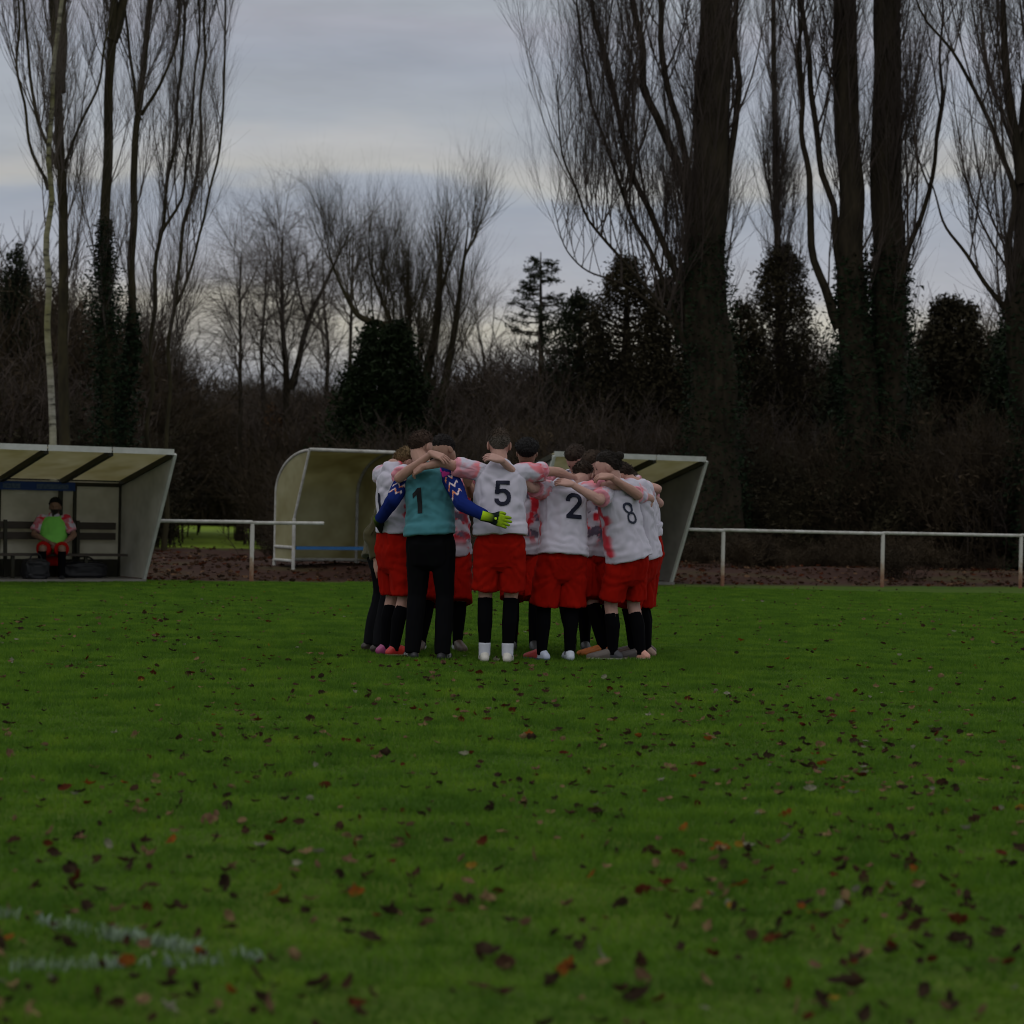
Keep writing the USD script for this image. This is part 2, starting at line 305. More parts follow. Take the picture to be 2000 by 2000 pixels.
dark_frame = mat('dark_frame_paint', (0.035, 0.033, 0.02), 0.6, var=0.4)
fascia_m = mat('pale_fascia', (0.42, 0.43, 0.41), 0.5, color2=(0.30, 0.31, 0.28), scale=5)
bench_wood = mat('dark_bench_wood', (0.065, 0.052, 0.042), 0.7, color2=(0.035, 0.028, 0.022), scale=12, stretch=(1, 1, 8))
banner_blue = mat('blue_banner', (0.015, 0.05, 0.22), 0.6, var=0.3)
banner_pale = mat('faded_banner_print', (0.10, 0.14, 0.22), 0.6, color2=(0.03, 0.06, 0.13), scale=25)
seat_blue = mat('blue_bench_plastic', (0.03, 0.13, 0.32), 0.5, var=0.3)
def solve_shift(P, d, px):
    """How far to go from P along d until it appears at column px."""
    lo, hi = -4.0, 4.0; f = lambda k: px_of(P + d * k)[0] - px
    for _ in range(60):
        mid = (lo + hi) / 2
        if f(lo) * f(mid) <= 0: hi = mid
        else: lo = mid
    return (lo + hi) / 2
def flat_shelter(name, label, B, ang, pxT, yT, pxK, zK, length, nb, pale, side, pitch, banner):
    e = np.array([math.cos(ang), math.sin(ang), 0]); f = np.array([math.sin(ang), -math.cos(ang), 0]); u = np.array([0, 0, 1.0])
    k = solve_shift(B + u * 2, f, pxT); m = -solve_shift(B + u * 1, f, pxK)
    T = B + f * k; T = at(pxT, yT, T[1]); zT = T[2]
    t = thing(name, label, 'shelter', B)
    P = lambda a, b, z: B + e * a + f * b + u * z
    w = 0.05
    # right and left walls
    for a, nm in ((0.0, 'side_panel'), (-length, 'side_panel')):
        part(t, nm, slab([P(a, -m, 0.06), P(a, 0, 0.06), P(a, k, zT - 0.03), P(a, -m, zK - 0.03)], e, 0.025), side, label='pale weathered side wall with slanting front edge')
        part(t, 'side_trim', beam(P(a + .012, 0.01, 0.0), P(a + .012, k + 0.01, zT - 0.03), 0.045, 0.05, e), fascia_m)
    edges = [-pitch * i for i in range(nb)] + [-length]
    for i in range(len(edges) - 1):
        a1, a0 = edges[i], edges[i + 1]
        part(t, 'roof_panel', slab([P(a0 + .01, k, zT), P(a1 - .01, k, zT), P(a1 - .01, -m, zK), P(a0 + .01, -m, zK)], u, 0.018), shell_roof)
        part(t, 'back_panel', slab([P(a0 + .02, -m, 0.32), P(a1 - .02, -m, 0.32), P(a1 - .02, -m, zK - .02), P(a0 + .02, -m, zK - .02)], -f, 0.02), pale)
        part(t, 'fascia', beam(P(a0 + .01, k + .02, zT + .0), P(a1 - .01, k + .02, zT + .0), 0.02, 0.085, f), fascia_m)
    for a in edges:
        part(t, 'roof_beam', beam(P(a, k - 0.03, zT - 0.045), P(a, -m + .02, zK - 0.045), 0.07, 0.08, e), dark_frame)
        part(t, 'post', beam(P(a, -m + .03, 0), P(a, -m + .03, zK - .08), 0.05, 0.05, e), dark_frame)
    part(t, 'kick_board', beam(P(-length, -m - .03, .15), P(0, -m - .03, .15), .02, .33, f), dark_frame)
    part(t, 'back_rail', beam(P(-length, -m + .03, zK - 0.07), P(0, -m + .03, zK - 0.07), 0.05, 0.06, f), dark_frame)
    # bench with two back slats
    zs = 0.40
    for b, z in ((-m + .36, zs), (-m + .53, zs)):
        part(t, 'seat_plank', beam(P(-length + .06, b, z), P(-.1, b, z), 0.15, 0.035, f), bench_wood)
    for z in (zs + .28, zs + .44):
        part(t, 'back_slat', beam(P(-length + .06, -m + .17, z), P(-.12, -m + .13, z), 0.03, 0.11, f), bench_wood)
    for a in np.arange(-length + .4, -0.1, 1.15):
        part(t, 'bench_leg', beam(P(a, -m + .52, 0), P(a, -m + .52, zs - .02), 0.05, 0.05, e), dark_frame)
        part(t, 'bench_leg', beam(P(a, -m + .2, 0), P(a, -m + .16, zs + .52), 0.05, 0.04, e), dark_frame)
    part(t, 'floor', slab([P(-length, -m, 0.005), P(0, -m, 0.005), P(0, .15, 0.005), P(-length, .15, 0.005)], u, 0.045), shell_grey)
    if banner:
        a1 = -solve_shift(P(0, -m + .12, zK), -e, 147) ; a0 = -solve_shift(P(0, -m + .12, zK), -e, -20)
        zb = zK - 0.11
        b = part(t, 'banner', beam(P(a0, -m + .12, zb), P(a1, -m + .12, zb), 0.015, 0.135, f), banner_blue, label='blue banner with faded pale lettering')
        for p0, p1 in ((6, 40), (72, 134)):
            c0 = -solve_shift(P(0, -m + .13, zK), -e, p0); c1 = -solve_shift(P(0, -m + .13, zK), -e, p1)
            part(b, 'faded_print', beam(P(c0, -m + .13, zb - .005), P(c1, -m + .13, zb - .005), 0.006, 0.075, f), banner_pale)
        for q in (147, 118):
            c = -solve_shift(P(0, -m + .09, zK), -e, q)
            part(t, 'post', beam(P(c, -m + .09, 0), P(c, -m + .09, zK - .1), 0.045, 0.045, e), dark_frame)
    return dict(P=P, m=m, k=k, zT=zT, zs=zs, e=e, f=f)
LS = flat_shelter('flat_roof_shelter', 'pale flat-roofed team shelter with blue banner and seated man, at left', ground(278, 1137), math.radians(33), 340, 883, 234, 1.55, 4.6, 4, shell_pale, shell_side, 0.98, True)
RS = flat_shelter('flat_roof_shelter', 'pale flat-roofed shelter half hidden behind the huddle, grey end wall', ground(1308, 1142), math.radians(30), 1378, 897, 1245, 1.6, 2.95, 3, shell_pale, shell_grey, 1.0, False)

def curved_shelter():
    ang = math.radians(30); e = np.array([math.cos(ang), math.sin(ang), 0]); f = np.array([math.sin(ang), -math.cos(ang), 0]); u = np.array([0, 0, 1.0])
    B = ground(535, 1123); P = lambda a, b, z: B + e * a + f * b + u * z
    t = thing('curved_shelter', 'olive curved-shell team shelter with white tube frame and blue bench', 'shelter', B)
    k = solve_shift(B + u * 2, f, 604); kf = solve_shift(B + u * .8, f, 574)
    zT = at(604, 879, (B + f * k)[1])[2]
    L = -solve_shift(P(0, k, zT), -e, 771); L1 = -solve_shift(P(0, 0, .5), -e, 695)
    L = abs(L); L1 = abs(L1)
    z0, zs = 0.27, 1.42
    n = 12; prof = [(0.0, z0), (0.0, 0.7), (0.0, 1.1)] + [(k * (1 - math.cos(q)), zs + (zT - zs) * math.sin(q)) for q in np.linspace(0, math.pi / 2, n)]
    # shell in bays between ribs
    ribs = [0.0, L1, min(2 * L1, L)] if L - L1 > 0.4 else [0.0, L1, L]
    ribs[-1] = L
    for a0, a1 in zip(ribs[:-1], ribs[1:]):
        V, F = [], []
        for b, z in prof: V += [P(a0 + .02, b, z), P(a1 - .02, b, z)]
        off = len(V)
        for i, (b, z) in enumerate(prof):
            q = prof[min(i + 1, len(prof) - 1)]; p0 = prof[max(i - 1, 0)]; d = unit([q[0] - p0[0], q[1] - p0[1]]); nb, nzv = -d[1], d[0]
            V += [P(a0 + .02, b + nb * .015, z + nzv * .015), P(a1 - .02, b + nb * .015, z + nzv * .015)]
        for i in range(len(prof) - 1):
            j = 2 * i; F += [[j, j + 1, j + 3], [j, j + 3, j + 2], [off + j, off + j + 3, off + j + 1], [off + j, off + j + 2, off + j + 3], [j, j + 2, off + j + 2], [j, off + j + 2, off + j], [j + 1, off + j + 3, j + 3], [j + 1, off + j + 1, off + j + 3]]
        part(t, 'shell_panel', (np.array(V), np.array(F)), olive_shell, smooth=50)
    for a in ribs:
        Pp = np.array([[P(a, b + .012, z) for b, z in prof]]); part(t, 'rib', tubes(Pp, np.full((1, len(prof)), 0.024), 8), white_metal, smooth=40)
    # end cheeks, from the shell forward to the slanting front edge
    for a, s in ((0.0, 1), (L, -1)):
        poly = [P(a, b, z) for b, z in prof] + [P(a, kf, 1.0), P(a, kf, z0)]
        part(t, 'end_panel', slab(poly, e * s, 0.015), olive_shell)
        part(t, 'front_edge', bar(P(a, k, zT), P(a, kf, 1.0), 0.022), white_metal, smooth=40)
        part(t, 'post', bar(P(a, kf, -.05), P(a, kf, 1.0), 0.03), white_metal, smooth=40)
        part(t, 'post', bar(P(a, 0, -.05), P(a, 0, z0 + .02), 0.03), white_metal, smooth=40)
        part(t, 'side_rail', bar(P(a, .03, .5), P(a, kf - .03, .5), 0.028), white_metal, smooth=40)
        part(t, 'side_rail', bar(P(a, .03, z0), P(a, kf - .03, z0), 0.028), white_metal, smooth=40)
    part(t, 'front_rail', bar(P(0, k, zT + .01), P(L, k, zT + .01), 0.03), white_metal, smooth=40)
    part(t, 'bottom_rail', bar(P(0.02, 0.0, z0), P(L, 0.0, z0), 0.032), white_metal, smooth=40)
    part(t, 'post', bar(P(L1, 0, -.05), P(L1, 0, z0), 0.03), white_metal, smooth=40)
    for b in (kf - .1, kf - .34):
        part(t, 'seat_plank', beam(P(0.05, b, .49), P(L - .05, b, .49), 0.2, 0.05, f), seat_blue)
    part(t, 'kerb', beam(P(0.3, kf + .05, .02), P(L + .2, kf + .05, .02), .1, .07, f), fascia_m)
curved_shelter()
# ------------------------------------------------------------------ trees
def grow(rng, S, D, L, R, k, wander, trop, taper=0.35):
    """Grows n branches at once: starts S, directions D, lengths L, base radii R; trop pulls them up (or down)."""
    n = len(S); P = np.zeros((n, k + 1, 3)); P[:, 0] = S; d = D.copy(); dirs = np.zeros((n, k + 1, 3)); dirs[:, 0] = d
    for i in range(k):
        d = d + rng.normal(0, wander, (n, 3)); d[:, 2] += trop; d /= np.linalg.norm(d, axis=1, keepdims=True)
        P[:, i + 1] = P[:, i] + d * (L / k)[:, None]; dirs[:, i + 1] = d
    t = np.linspace(0, 1, k + 1); return P, R[:, None] * (1 - (1 - taper) * t), dirs
def sprout(rng, P, R, Dr, m, t0, t1, ang, angsd=0.2, flat=None):
    """Start points and directions of m children along each parent."""
    n, k, _ = P.shape; t = rng.uniform(t0, t1, (n, m)) * (k - 1); i = np.minimum(t.astype(int), k - 2); w = (t - i)[..., None]; r = np.arange(n)[:, None]
    S = P[r, i] * (1 - w) + P[r, i + 1] * w; T = Dr[r, i + 1]; rad = R[r, i] * (1 - w[..., 0]) + R[r, i + 1] * w[..., 0]
    q = rng.normal(0, 1, (n, m, 3)); q -= T * (q * T).sum(2, keepdims=True); q /= np.linalg.norm(q, axis=2, keepdims=True)
    a = rng.normal(ang, angsd, (n, m))[..., None]; D = T * np.cos(a) + q * np.sin(a)
    return S.reshape(-1, 3), D.reshape(-1, 3), rad.reshape(-1), t.reshape(-1) / (k - 1)
def trunk_tube(rng, pts, Y, zext, rbase, rtop, flute, seed, sides=18, yoff=None):
    """A trunk through the photo's points at depth Y, from below the ground up past the top of the frame."""
    Q = np.array([at(px, py, Y + (yoff[i] if yoff is not None else 0)) for i, (px, py) in enumerate(pts)])
    d = unit(Q[-1] - Q[-2]); d = unit(d * 0.5 + np.array([0, 0, 1.0])); 
    if Q[-1][2] < zext: Q = np.vstack([Q, Q[-1] + d * ((zext - Q[-1][2]) / d[2])])
    s = np.concatenate([[0], np.cumsum(np.linalg.norm(np.diff(Q, axis=0), axis=1))]); k = max(24, int(s[-1] / 0.35)); tt = np.linspace(0, s[-1], k)
    P = np.stack([np.interp(tt, s, Q[:, c]) for c in range(3)], 1)
    for _ in range(6): P[1:-1] = 0.5 * P[1:-1] + 0.25 * (P[:-2] + P[2:])
    P[1:-1, :2] += (np.stack([meshkit.noise(np.column_stack([tt * (0.7 if rbase > .12 else 1.1), 0 * tt + c * 9.3, 0 * tt]), seed) for c in range(2)], 1)[1:-1] - 0.5) * np.maximum(rbase * 0.35, 0.16 if rbase < 0.12 else 0.07)
    R = rtop + (rbase - rtop) * (1 - tt / s[-1]) ** 0.9; R = R * (1 + 0.45 * np.exp(-tt / 0.6))
    v, f = tubes(P[None], R[None], sides)
    th = np.tile(np.arange(sides) / sides * 2 * np.pi, k); hh = np.repeat(tt, sides); ax = np.repeat(P, sides, 0)
    q = np.column_stack([np.cos(th) * 2.2, np.sin(th) * 2.2, hh * 0.35]); v = ax + (v - ax) * (1 + flute * 2 * (meshkit.fbm(q, 3, seed) - 0.5))[:, None]
    D = np.gradient(P, axis=0); D /= np.linalg.norm(D, axis=1, keepdims=True)
    return (v, f), P, R, D
bark_dark = mat('dark_poplar_bark', (0.034, 0.027, 0.017), 0.95, color2=(0.012, 0.010, 0.007), scale=7, stretch=(1, 1, .25), bump=0.9, bscale=14, spec=0.1)
bark_olive = mat('olive_bark', (0.044, 0.038, 0.019), 0.95, color2=(0.020, 0.017, 0.011), scale=6, stretch=(1, 1, .4), bump=0.7, bscale=18, spec=0.1)
bark_pale = usdkit.material(stage, '/World/Looks/pale_birch_bark', {
    'g': ('geometry', {}), 'mp': ('mapping', {'scale': (1.2, 1.2, 5.0)}), 'n': ('noise_texture', {'scale': 1.5, 'detail': 5, 'roughness': 0.7}), 'n2': ('noise_texture', {'scale': 0.7, 'detail': 3}),
    'r': ('rgb_ramp', {'ramp': [(0.36, (0.05, 0.045, 0.035)), (0.48, (0.30, 0.29, 0.24)), (0.7, (0.44, 0.43, 0.38))]}), 'r2': ('rgb_ramp', {'ramp': [(0.35, (.8, .8, .78)), (0.6, (0.42, 0.42, 0.22))]}),
    'm': ('mix_color', {'blend_type': 'multiply', 'fac': 1.0}), 'p': ('principled_bsdf', {'roughness': 0.8, 'specular_ior_level': 0.2})},
    [('g.position', 'mp.vector'), ('mp.vector', 'n.vector'), ('g.position', 'n2.vector'), ('n.fac', 'r.fac'), ('n2.fac', 'r2.fac'), ('r.color', 'm.a'), ('r2.color', 'm.b'), ('m.result', 'p.base_color')], surface='p.BSDF')
twig_m = mat('winter_twigs', (0.066, 0.052, 0.044), 0.9, color2=(0.036, 0.028, 0.023), scale=0.6, spec=0.1)
twig_pale = mat('pale_winter_twigs', (0.105, 0.088, 0.074), 0.9, color2=(0.055, 0.046, 0.038), scale=0.6, spec=0.1)
twig_olive = mat('olive_winter_twigs', (0.058, 0.048, 0.028), 0.9, color2=(0.03, 0.025, 0.016), scale=0.6, spec=0.1)
ivy_m = mat('ivy_leaves', (0.014, 0.026, 0.011), 0.6, color2=(0.006, 0.012, 0.006), scale=2.5, spec=0.05)
ever_m = mat('dark_evergreen', (0.022, 0.028, 0.013), 0.8, color2=(0.010, 0.013, 0.007), scale=1.2, spec=0.1)
ever_brown = mat('brown_evergreen', (0.034, 0.028, 0.014), 0.85, color2=(0.014, 0.012, 0.007), scale=0.9, spec=0.1)
holly_m = mat('holly_green', (0.012, 0.021, 0.007), 0.6, color2=(0.005, 0.008, 0.003), scale=1.4, spec=0.05)
russet_m = mat('russet_leaves', (0.15, 0.075, 0.025), 0.8, color2=(0.05, 0.028, 0.014), scale=1.5, spec=0.1)
bramble_m = mat('bramble_brown', (0.050, 0.036, 0.021), 0.9, color2=(0.016, 0.012, 0.008), scale=0.8, spec=0.1)

def flakes(rng, C, size, flat=0.5):
    """Leaf-sized triangles at points C, turned every way."""
    n = len(C); a = rng.normal(0, 1, (n, 3)); a[:, 2] *= flat; a /= np.linalg.norm(a, axis=1, keepdims=True); b = np.cross(a, rng.normal(0, 1, (n, 3))); b /= np.maximum(np.linalg.norm(b, axis=1, keepdims=True), 1e-6)
    s = size * rng.uniform(0.6, 1.5, n)[:, None]; V = np.stack([C - a * s, C + a * s * 0.9 + b * s * 0.25, C + b * s * 0.8 - a * 0.2 * s], 1).reshape(-1, 3)
    return V, np.arange(3 * n).reshape(-1, 3)
def ivy(rng, P, R, z0, z1, n, spread, size):
    i = np.where((P[:, 2] > z0) & (P[:, 2] < z1))[0]; k = rng.choice(i, n); t = rng.uniform(0, 1, n); th = rng.uniform(0, 2 * np.pi, n)
    r = R[k] + np.abs(rng.normal(0, spread, n)) * (0.35 + 0.9 * meshkit.fbm(np.column_stack([np.cos(th), np.sin(th), P[k, 2] * 0.6]), 3, 4)) * np.clip((z1 - P[k, 2]) / 1.5, 0.15, 1)
    C = P[k] + np.column_stack([np.cos(th) * r, np.sin(th) * r, rng.normal(0, 0.2, n)]); return flakes(rng, C, size)
def crown_of(rng, trunks, limbs, Llimb, alimb, trop, msub, Lsub, mtwig, Ltwig, zmin, r_scale=1.0, trop2=None, fine=0.009, lean=None, fill=1.0, spray=0.40, up=1.3):
    """Limbs, branches and twigs for one or more trunks -> a list of tube meshes."""
    out = []
    for (P, R, D, share) in trunks:
        n = max(2, int(limbs * share)); z = P[:, 2]; lo = np.searchsorted(z, zmin)
        t = np.sort(rng.uniform(lo, len(P) - 1.5, n)); i = t.astype(int); w = (t - i)[:, None]; S = P[i] * (1 - w) + P[i + 1] * w
        az = rng.uniform(0, 2 * np.pi, n)
        if lean is not None: az = np.where(rng.uniform(0, 1, n) < 0.45, lean + rng.normal(0, 0.6, n), az)
        a = rng.normal(alimb, 0.12, n) * np.where(rng.uniform(0, 1, n) < 0.4, 0.45, 1.0); d = np.column_stack([np.cos(az) * np.sin(a), np.sin(az) * np.sin(a), np.cos(a)])
        L = Llimb * rng.uniform(0.55, 1.25, n) * (1 - 0.45 * np.maximum(0, (S[:, 2] - 9) / 14)); r = np.minimum(R[i] * 0.5, 0.016 * L * r_scale + 0.01)
        P1, R1, D1 = grow(rng, S, d, L, r, 9, 0.06, trop, 0.2); out.append(tubes(P1, R1, 5))
        S2, d2, r2, t2 = sprout(rng, P1, R1, D1, msub, 0.12, 0.97, spray); keep = rng.uniform(0, 1, len(S2)) < fill; S2, d2, r2, t2 = S2[keep], d2[keep], r2[keep], t2[keep]
        L2 = Lsub * rng.uniform(0.5, 1.3, len(S2)) * (1.15 - 0.6 * t2); r2 = np.minimum(r2 * 0.6, (0.008 * L2 + 0.003) * (1 if r_scale < 1 else 1.3))
        P2, R2, D2 = grow(rng, S2, d2, L2, r2, 5, 0.08, trop * up if trop2 is None else trop2, 0.3); out.append(tubes(P2, R2, 3))
        S3, d3, r3, t3 = sprout(rng, P2, R2, D2, mtwig, 0.1, 1.0, spray); L3 = Ltwig * rng.uniform(0.4, 1.4, len(S3))
        P3, R3, D3 = grow(rng, S3, d3, L3, np.minimum(r3 * 0.7, fine), 3, 0.11, (trop * up if trop2 is None else trop2 * .8), 0.35); out.append(tubes(P3, R3, 3))
    return out
def bare_tree(name, label, trunk_specs, Y, bark, twig, crown, seed, ivys=(), group=None, zext=19.0):
    rng = np.random.default_rng(seed); made = [trunk_tube(rng, s['pts'], Y, s.get('z', zext), s['r'], s.get('rt', 0.05), s.get('flute', 0.12), seed + 7 * i, yoff=s.get('yoff')) for i, s in enumerate(trunk_specs)]
    b = made[0][1][0].copy(); b[2] = 0; t = thing(name, label, 'tree', b, group)
    for m in made: part(t, 'trunk', m[0], bark, smooth=True)
    part(t, 'crown', cat(crown_of(rng, [(m[1], m[2], m[3], s.get('share', 1.0)) for m, s in zip(made, trunk_specs)], **crown)), twig)
    for (k, z0, z1, n, sp_, sz) in ivys: part(t, 'ivy', ivy(rng, made[k][1], made[k][2], z0, z1, n, sp_, sz), ivy_m)
    return t
TALL = dict(limbs=46, Llimb=4.2, alimb=0.62, trop=0.24, msub=12, Lsub=1.7, mtwig=8, Ltwig=1.1, zmin=2.8, r_scale=0.28, fine=0.0054, spray=.52)
# the dark poplars on the right
bare_tree('poplar_tree', 'massive dark single-trunked poplar right of the huddle, limbs rising on its left', [dict(pts=[(1402, 1105), (1398, 900), (1388, 700), (1380, 560), (1384, 420), (1392, 250), (1397, 100), (1400, -20)], r=0.56, rt=0.2, flute=0.3),
    dict(pts=[(1372, 620), (1352, 480), (1338, 373), (1315, 295), (1273, 248), (1261, 165), (1245, 71), (1236, -30)], r=0.115, rt=0.04, share=0.35, z=17), dict(pts=[(1368, 480), (1345, 330), (1321, 248), (1314, 186), (1295, 124), (1290, 62), (1280, -30)], r=0.08, rt=0.05, share=0.25, z=17),
    dict(pts=[(1330, 560), (1275, 440), (1235, 330), (1200, 215), (1178, 120), (1160, 20)], r=0.07, rt=0.04, share=0.3, z=15), dict(pts=[(1355, 720), (1310, 590), (1258, 466), (1217, 373), (1193, 295), (1168, 217), (1133, 124), (1124, 30)], r=0.06, rt=0.015, share=0.7, z=14), dict(pts=[(1345, 690), (1268, 560), (1196, 480), (1136, 420), (1102, 330), (1092, 230), (1090, 150)], r=0.045, rt=0.012, share=0.85, z=11), dict(pts=[(1310, 620), (1215, 548), (1140, 530), (1098, 490), (1080, 420)], r=0.03, rt=0.008, share=0.6, z=8.2), dict(pts=[(1395, 470), (1424, 330), (1440, 180), (1438, 60), (1446, -30)], r=0.09, rt=0.03, share=0.15, z=15)],
    46, bark_dark, twig_m, dict(TALL, limbs=42), 101, ivys=[(0, 0.0, 7.5, 8000, 0.22, 0.05)])
bare_tree('poplar_tree', 'dark twin-trunked poplar between the single-trunked giant and the right edge', [dict(pts=[(1690, 1105), (1682, 900), (1672, 700), (1664, 480), (1658, 300), (1652, 130), (1650, -20)], r=0.42, rt=0.16, flute=0.25),
    dict(pts=[(1712, 1105), (1722, 900), (1734, 700), (1734, 480), (1726, 300), (1730, 130), (1736, -20)], r=0.46, rt=0.2, flute=0.25, yoff=[.3] * 7),
    dict(pts=[(1648, 560), (1622, 400), (1600, 280), (1590, 180), (1572, 80), (1552, -20)], r=0.08, rt=0.05, share=0.3, z=15), dict(pts=[(1640, 640), (1600, 560), (1582, 460), (1578, 330), (1566, 230)], r=0.1, rt=0.03, share=0.25, z=13),
    dict(pts=[(1752, 560), (1782, 480), (1810, 400), (1828, 330), (1840, 220), (1836, 100)], r=0.065, rt=0.012, share=0.25, z=14)],
    47, bark_dark, twig_m, dict(TALL, limbs=40), 202, ivys=[(0, 0.0, 7.0, 4200, 0.2, 0.07), (1, 0, 7.5, 4600, 0.22, 0.07)])
bare_tree('poplar_tree', 'dark poplar leaning in at the right edge of the picture', [dict(pts=[(2035, 1110), (2020, 850), (2000, 600), (2012, 420), (2030, 200), (2040, -20)], r=0.45, rt=0.2, flute=0.25),
    dict(pts=[(1992, 620), (1960, 520), (1990, 380), (1960, 300), (1905, 180), (1858, 100), (1800, 40)], r=0.085, rt=0.015, share=0.3, z=13), dict(pts=[(2000, 640), (1925, 560), (1880, 480), (1842, 450)], r=0.06, rt=0.008, share=0.12, z=9),
    dict(pts=[(1998, 360), (1975, 220), (1962, 120), (1955, -20)], r=0.12, rt=0.04, share=0.3, z=14)],
    45, bark_dark, twig_m, dict(TALL, limbs=38, lean=math.pi), 303, ivys=[(0, 0, 6.5, 3000, 0.2, 0.07)])
bare_tree('poplar_tree', 'thin grey-brown poplar crown rising between the two dark giants', [dict(pts=[(1530, 1080), (1528, 800), (1520, 600), (1516, 400), (1512, 200), (1510, -20)], r=0.13, rt=0.05)], 58, bark_dark, twig_m, dict(TALL, limbs=46, Llimb=2.9, alimb=0.4, msub=11, r_scale=.4), 404)
# the slender trees on the left
SL = dict(limbs=16, Llimb=2.6, alimb=0.42, trop=0.16, msub=10, Lsub=1.6, mtwig=8, Ltwig=1.15, zmin=4.0, r_scale=0.22, fine=0.0048, spray=.33)
bare_tree('birch_tree', 'white-barked birch rising behind the flat-roofed shelter, thinnest trunk there', [dict(pts=[(112, 1080), (106, 860), (98, 730), (88, 620), (91, 500), (96, 400), (104, 250), (112, 120), (122, -20)], r=0.078, rt=0.012)], 42, bark_pale, twig_pale, dict(SL, limbs=12, zmin=6), 11)
bare_tree('poplar_tree', 'dark slender tree beside the white birch, forking near the top', [dict(pts=[(132, 1080), (128, 800), (122, 520), (121, 350), (113, 200), (106, 90), (98, -20)], r=0.125, rt=0.045), dict(pts=[(116, 180), (122, 120), (128, 40), (130, -20)], r=0.1, rt=0.05, share=0.4),
    dict(pts=[(112, 330), (85, 250), (62, 190)], r=0.035, rt=0.02, share=0.25, z=14), dict(pts=[(94, 370), (50, 290), (36, 160), (34, 20)], r=0.032, rt=0.015, share=0.3, z=14), dict(pts=[(126, 330), (155, 240), (196, 165)], r=0.026, rt=0.02, share=0.2, z=13)], 43, bark_olive, twig_pale, dict(SL, limbs=22), 12)
bare_tree('poplar_tree', 'slender tree with its lower trunk wrapped in dark ivy, left group', [dict(pts=[(215, 1080), (212, 800), (206, 520), (207, 350), (212, 200), (218, 90), (222, -20)], r=0.14, rt=0.05), dict(pts=[(219, 80), (232, 30), (244, -20)], r=0.09, rt=0.05, share=0.3)], 44, bark_olive, twig_pale, dict(SL, limbs=24), 13, ivys=[(0, 0, 7.2, 8500, 0.26, 0.05)])
bare_tree('poplar_tree', 'olive-barked slender tree right of the ivy-wrapped one', [dict(pts=[(250, 1080), (250, 800), (252, 560), (262, 400), (270, 260), (282, 130), (292, -20)], r=0.10, rt=0.035), dict(pts=[(274, 235), (262, 200), (250, 130), (246, 20)], r=0.035, rt=0.02, share=0.3, z=14), dict(pts=[(276, 225), (320, 160), (345, 60), (352, -20)], r=0.03, rt=0.018, share=0.4, z=14)], 44.5, bark_olive, twig_pale, dict(SL, limbs=24), 14, ivys=[(0, 0, 5.2, 2600, 0.18, 0.07)])
bare_tree('poplar_tree', 'many-stemmed pale thin tree with upright stems, rightmost of the left group', [dict(pts=[(290, 1080), (292, 850), (298, 640), (306, 480), (330, 340), (350, 200), (358, 60)], r=0.055, rt=0.022, z=15), dict(pts=[(320, 1080), (328, 800), (336, 600), (350, 480), (370, 400), (386, 300), (396, 160), (402, 60)], r=0.05, rt=0.02, z=15),
    dict(pts=[(340, 600), (380, 500), (412, 400), (428, 330), (436, 200)], r=0.028, rt=0.02, share=0.7, z=13), dict(pts=[(312, 460), (350, 400), (372, 300), (382, 200)], r=0.028, rt=0.02, share=0.6, z=14)], 45, bark_olive, twig_pale, dict(SL, limbs=18, Llimb=2.4, alimb=0.33, zmin=3.5, fine=0.005), 15)
# the middle distance
bare_tree('birch_tree', 'small rounded birch with hazy drooping twigs, left of the middle trees', [dict(pts=[(468, 1060), (470, 800), (470, 640), (468, 540), (470, 490)], r=0.12, rt=0.012, z=8.6)], 66, bark_dark, twig_pale, dict(limbs=26, Llimb=2.3, alimb=0.75, trop=0.05, msub=10, Lsub=1.3, mtwig=8, Ltwig=1.2, zmin=4.6, trop2=-0.13, fine=0.0055, r_scale=.4, spray=.5), 21)
bare_tree('birch_tree', 'taller rounded birch with hazy drooping twigs, centre of the middle trees', [dict(pts=[(560, 1060), (562, 820), (556, 680), (548, 540), (552, 450)], r=0.2, rt=0.012, z=10.3), dict(pts=[(566, 760), (600, 640), (650, 520), (690, 440)], r=0.11, rt=0.012, share=0.6, z=10.0)], 68, bark_dark, twig_pale, dict(limbs=26, Llimb=3.0, alimb=0.75, trop=0.06, msub=10, Lsub=1.5, mtwig=8, Ltwig=1.2, zmin=4.8, trop2=-0.12, fine=0.0055, r_scale=.36, spray=.5), 22)
for (bx, tp, lean_, Yb, lab, sd) in ((312, 600, 14, 74, 'low hazy bare tree behind the stems of the many-stemmed pale tree', 61), (520, 470, -10, 76, 'fine-twigged rounded bare tree between the two drooping birches', 62), (628, 440, 14, 77, 'hazy bare tree right of the taller drooping birch', 63), (690, 415, -8, 75, 'tall hazy bare tree above the left side of the green bush', 64), (930, 590, 20, 80, 'low grey bare tree between the vase-shaped tree and the pine', 65)):
    bare_tree('birch_tree', lab, [dict(pts=[(bx, 1050), (bx + lean_ * .3, 850), (bx + lean_, 700), (bx, tp + 60)], r=0.14, rt=0.012, z=at(bx, tp + 20, Yb)[2])], Yb, bark_dark, twig_pale, dict(limbs=24, Llimb=2.6, alimb=0.8, trop=0.06, msub=9, Lsub=1.5, mtwig=8, Ltwig=1.2, zmin=3.6, trop2=-0.10, fine=0.0058, r_scale=.36, spray=.55), sd)
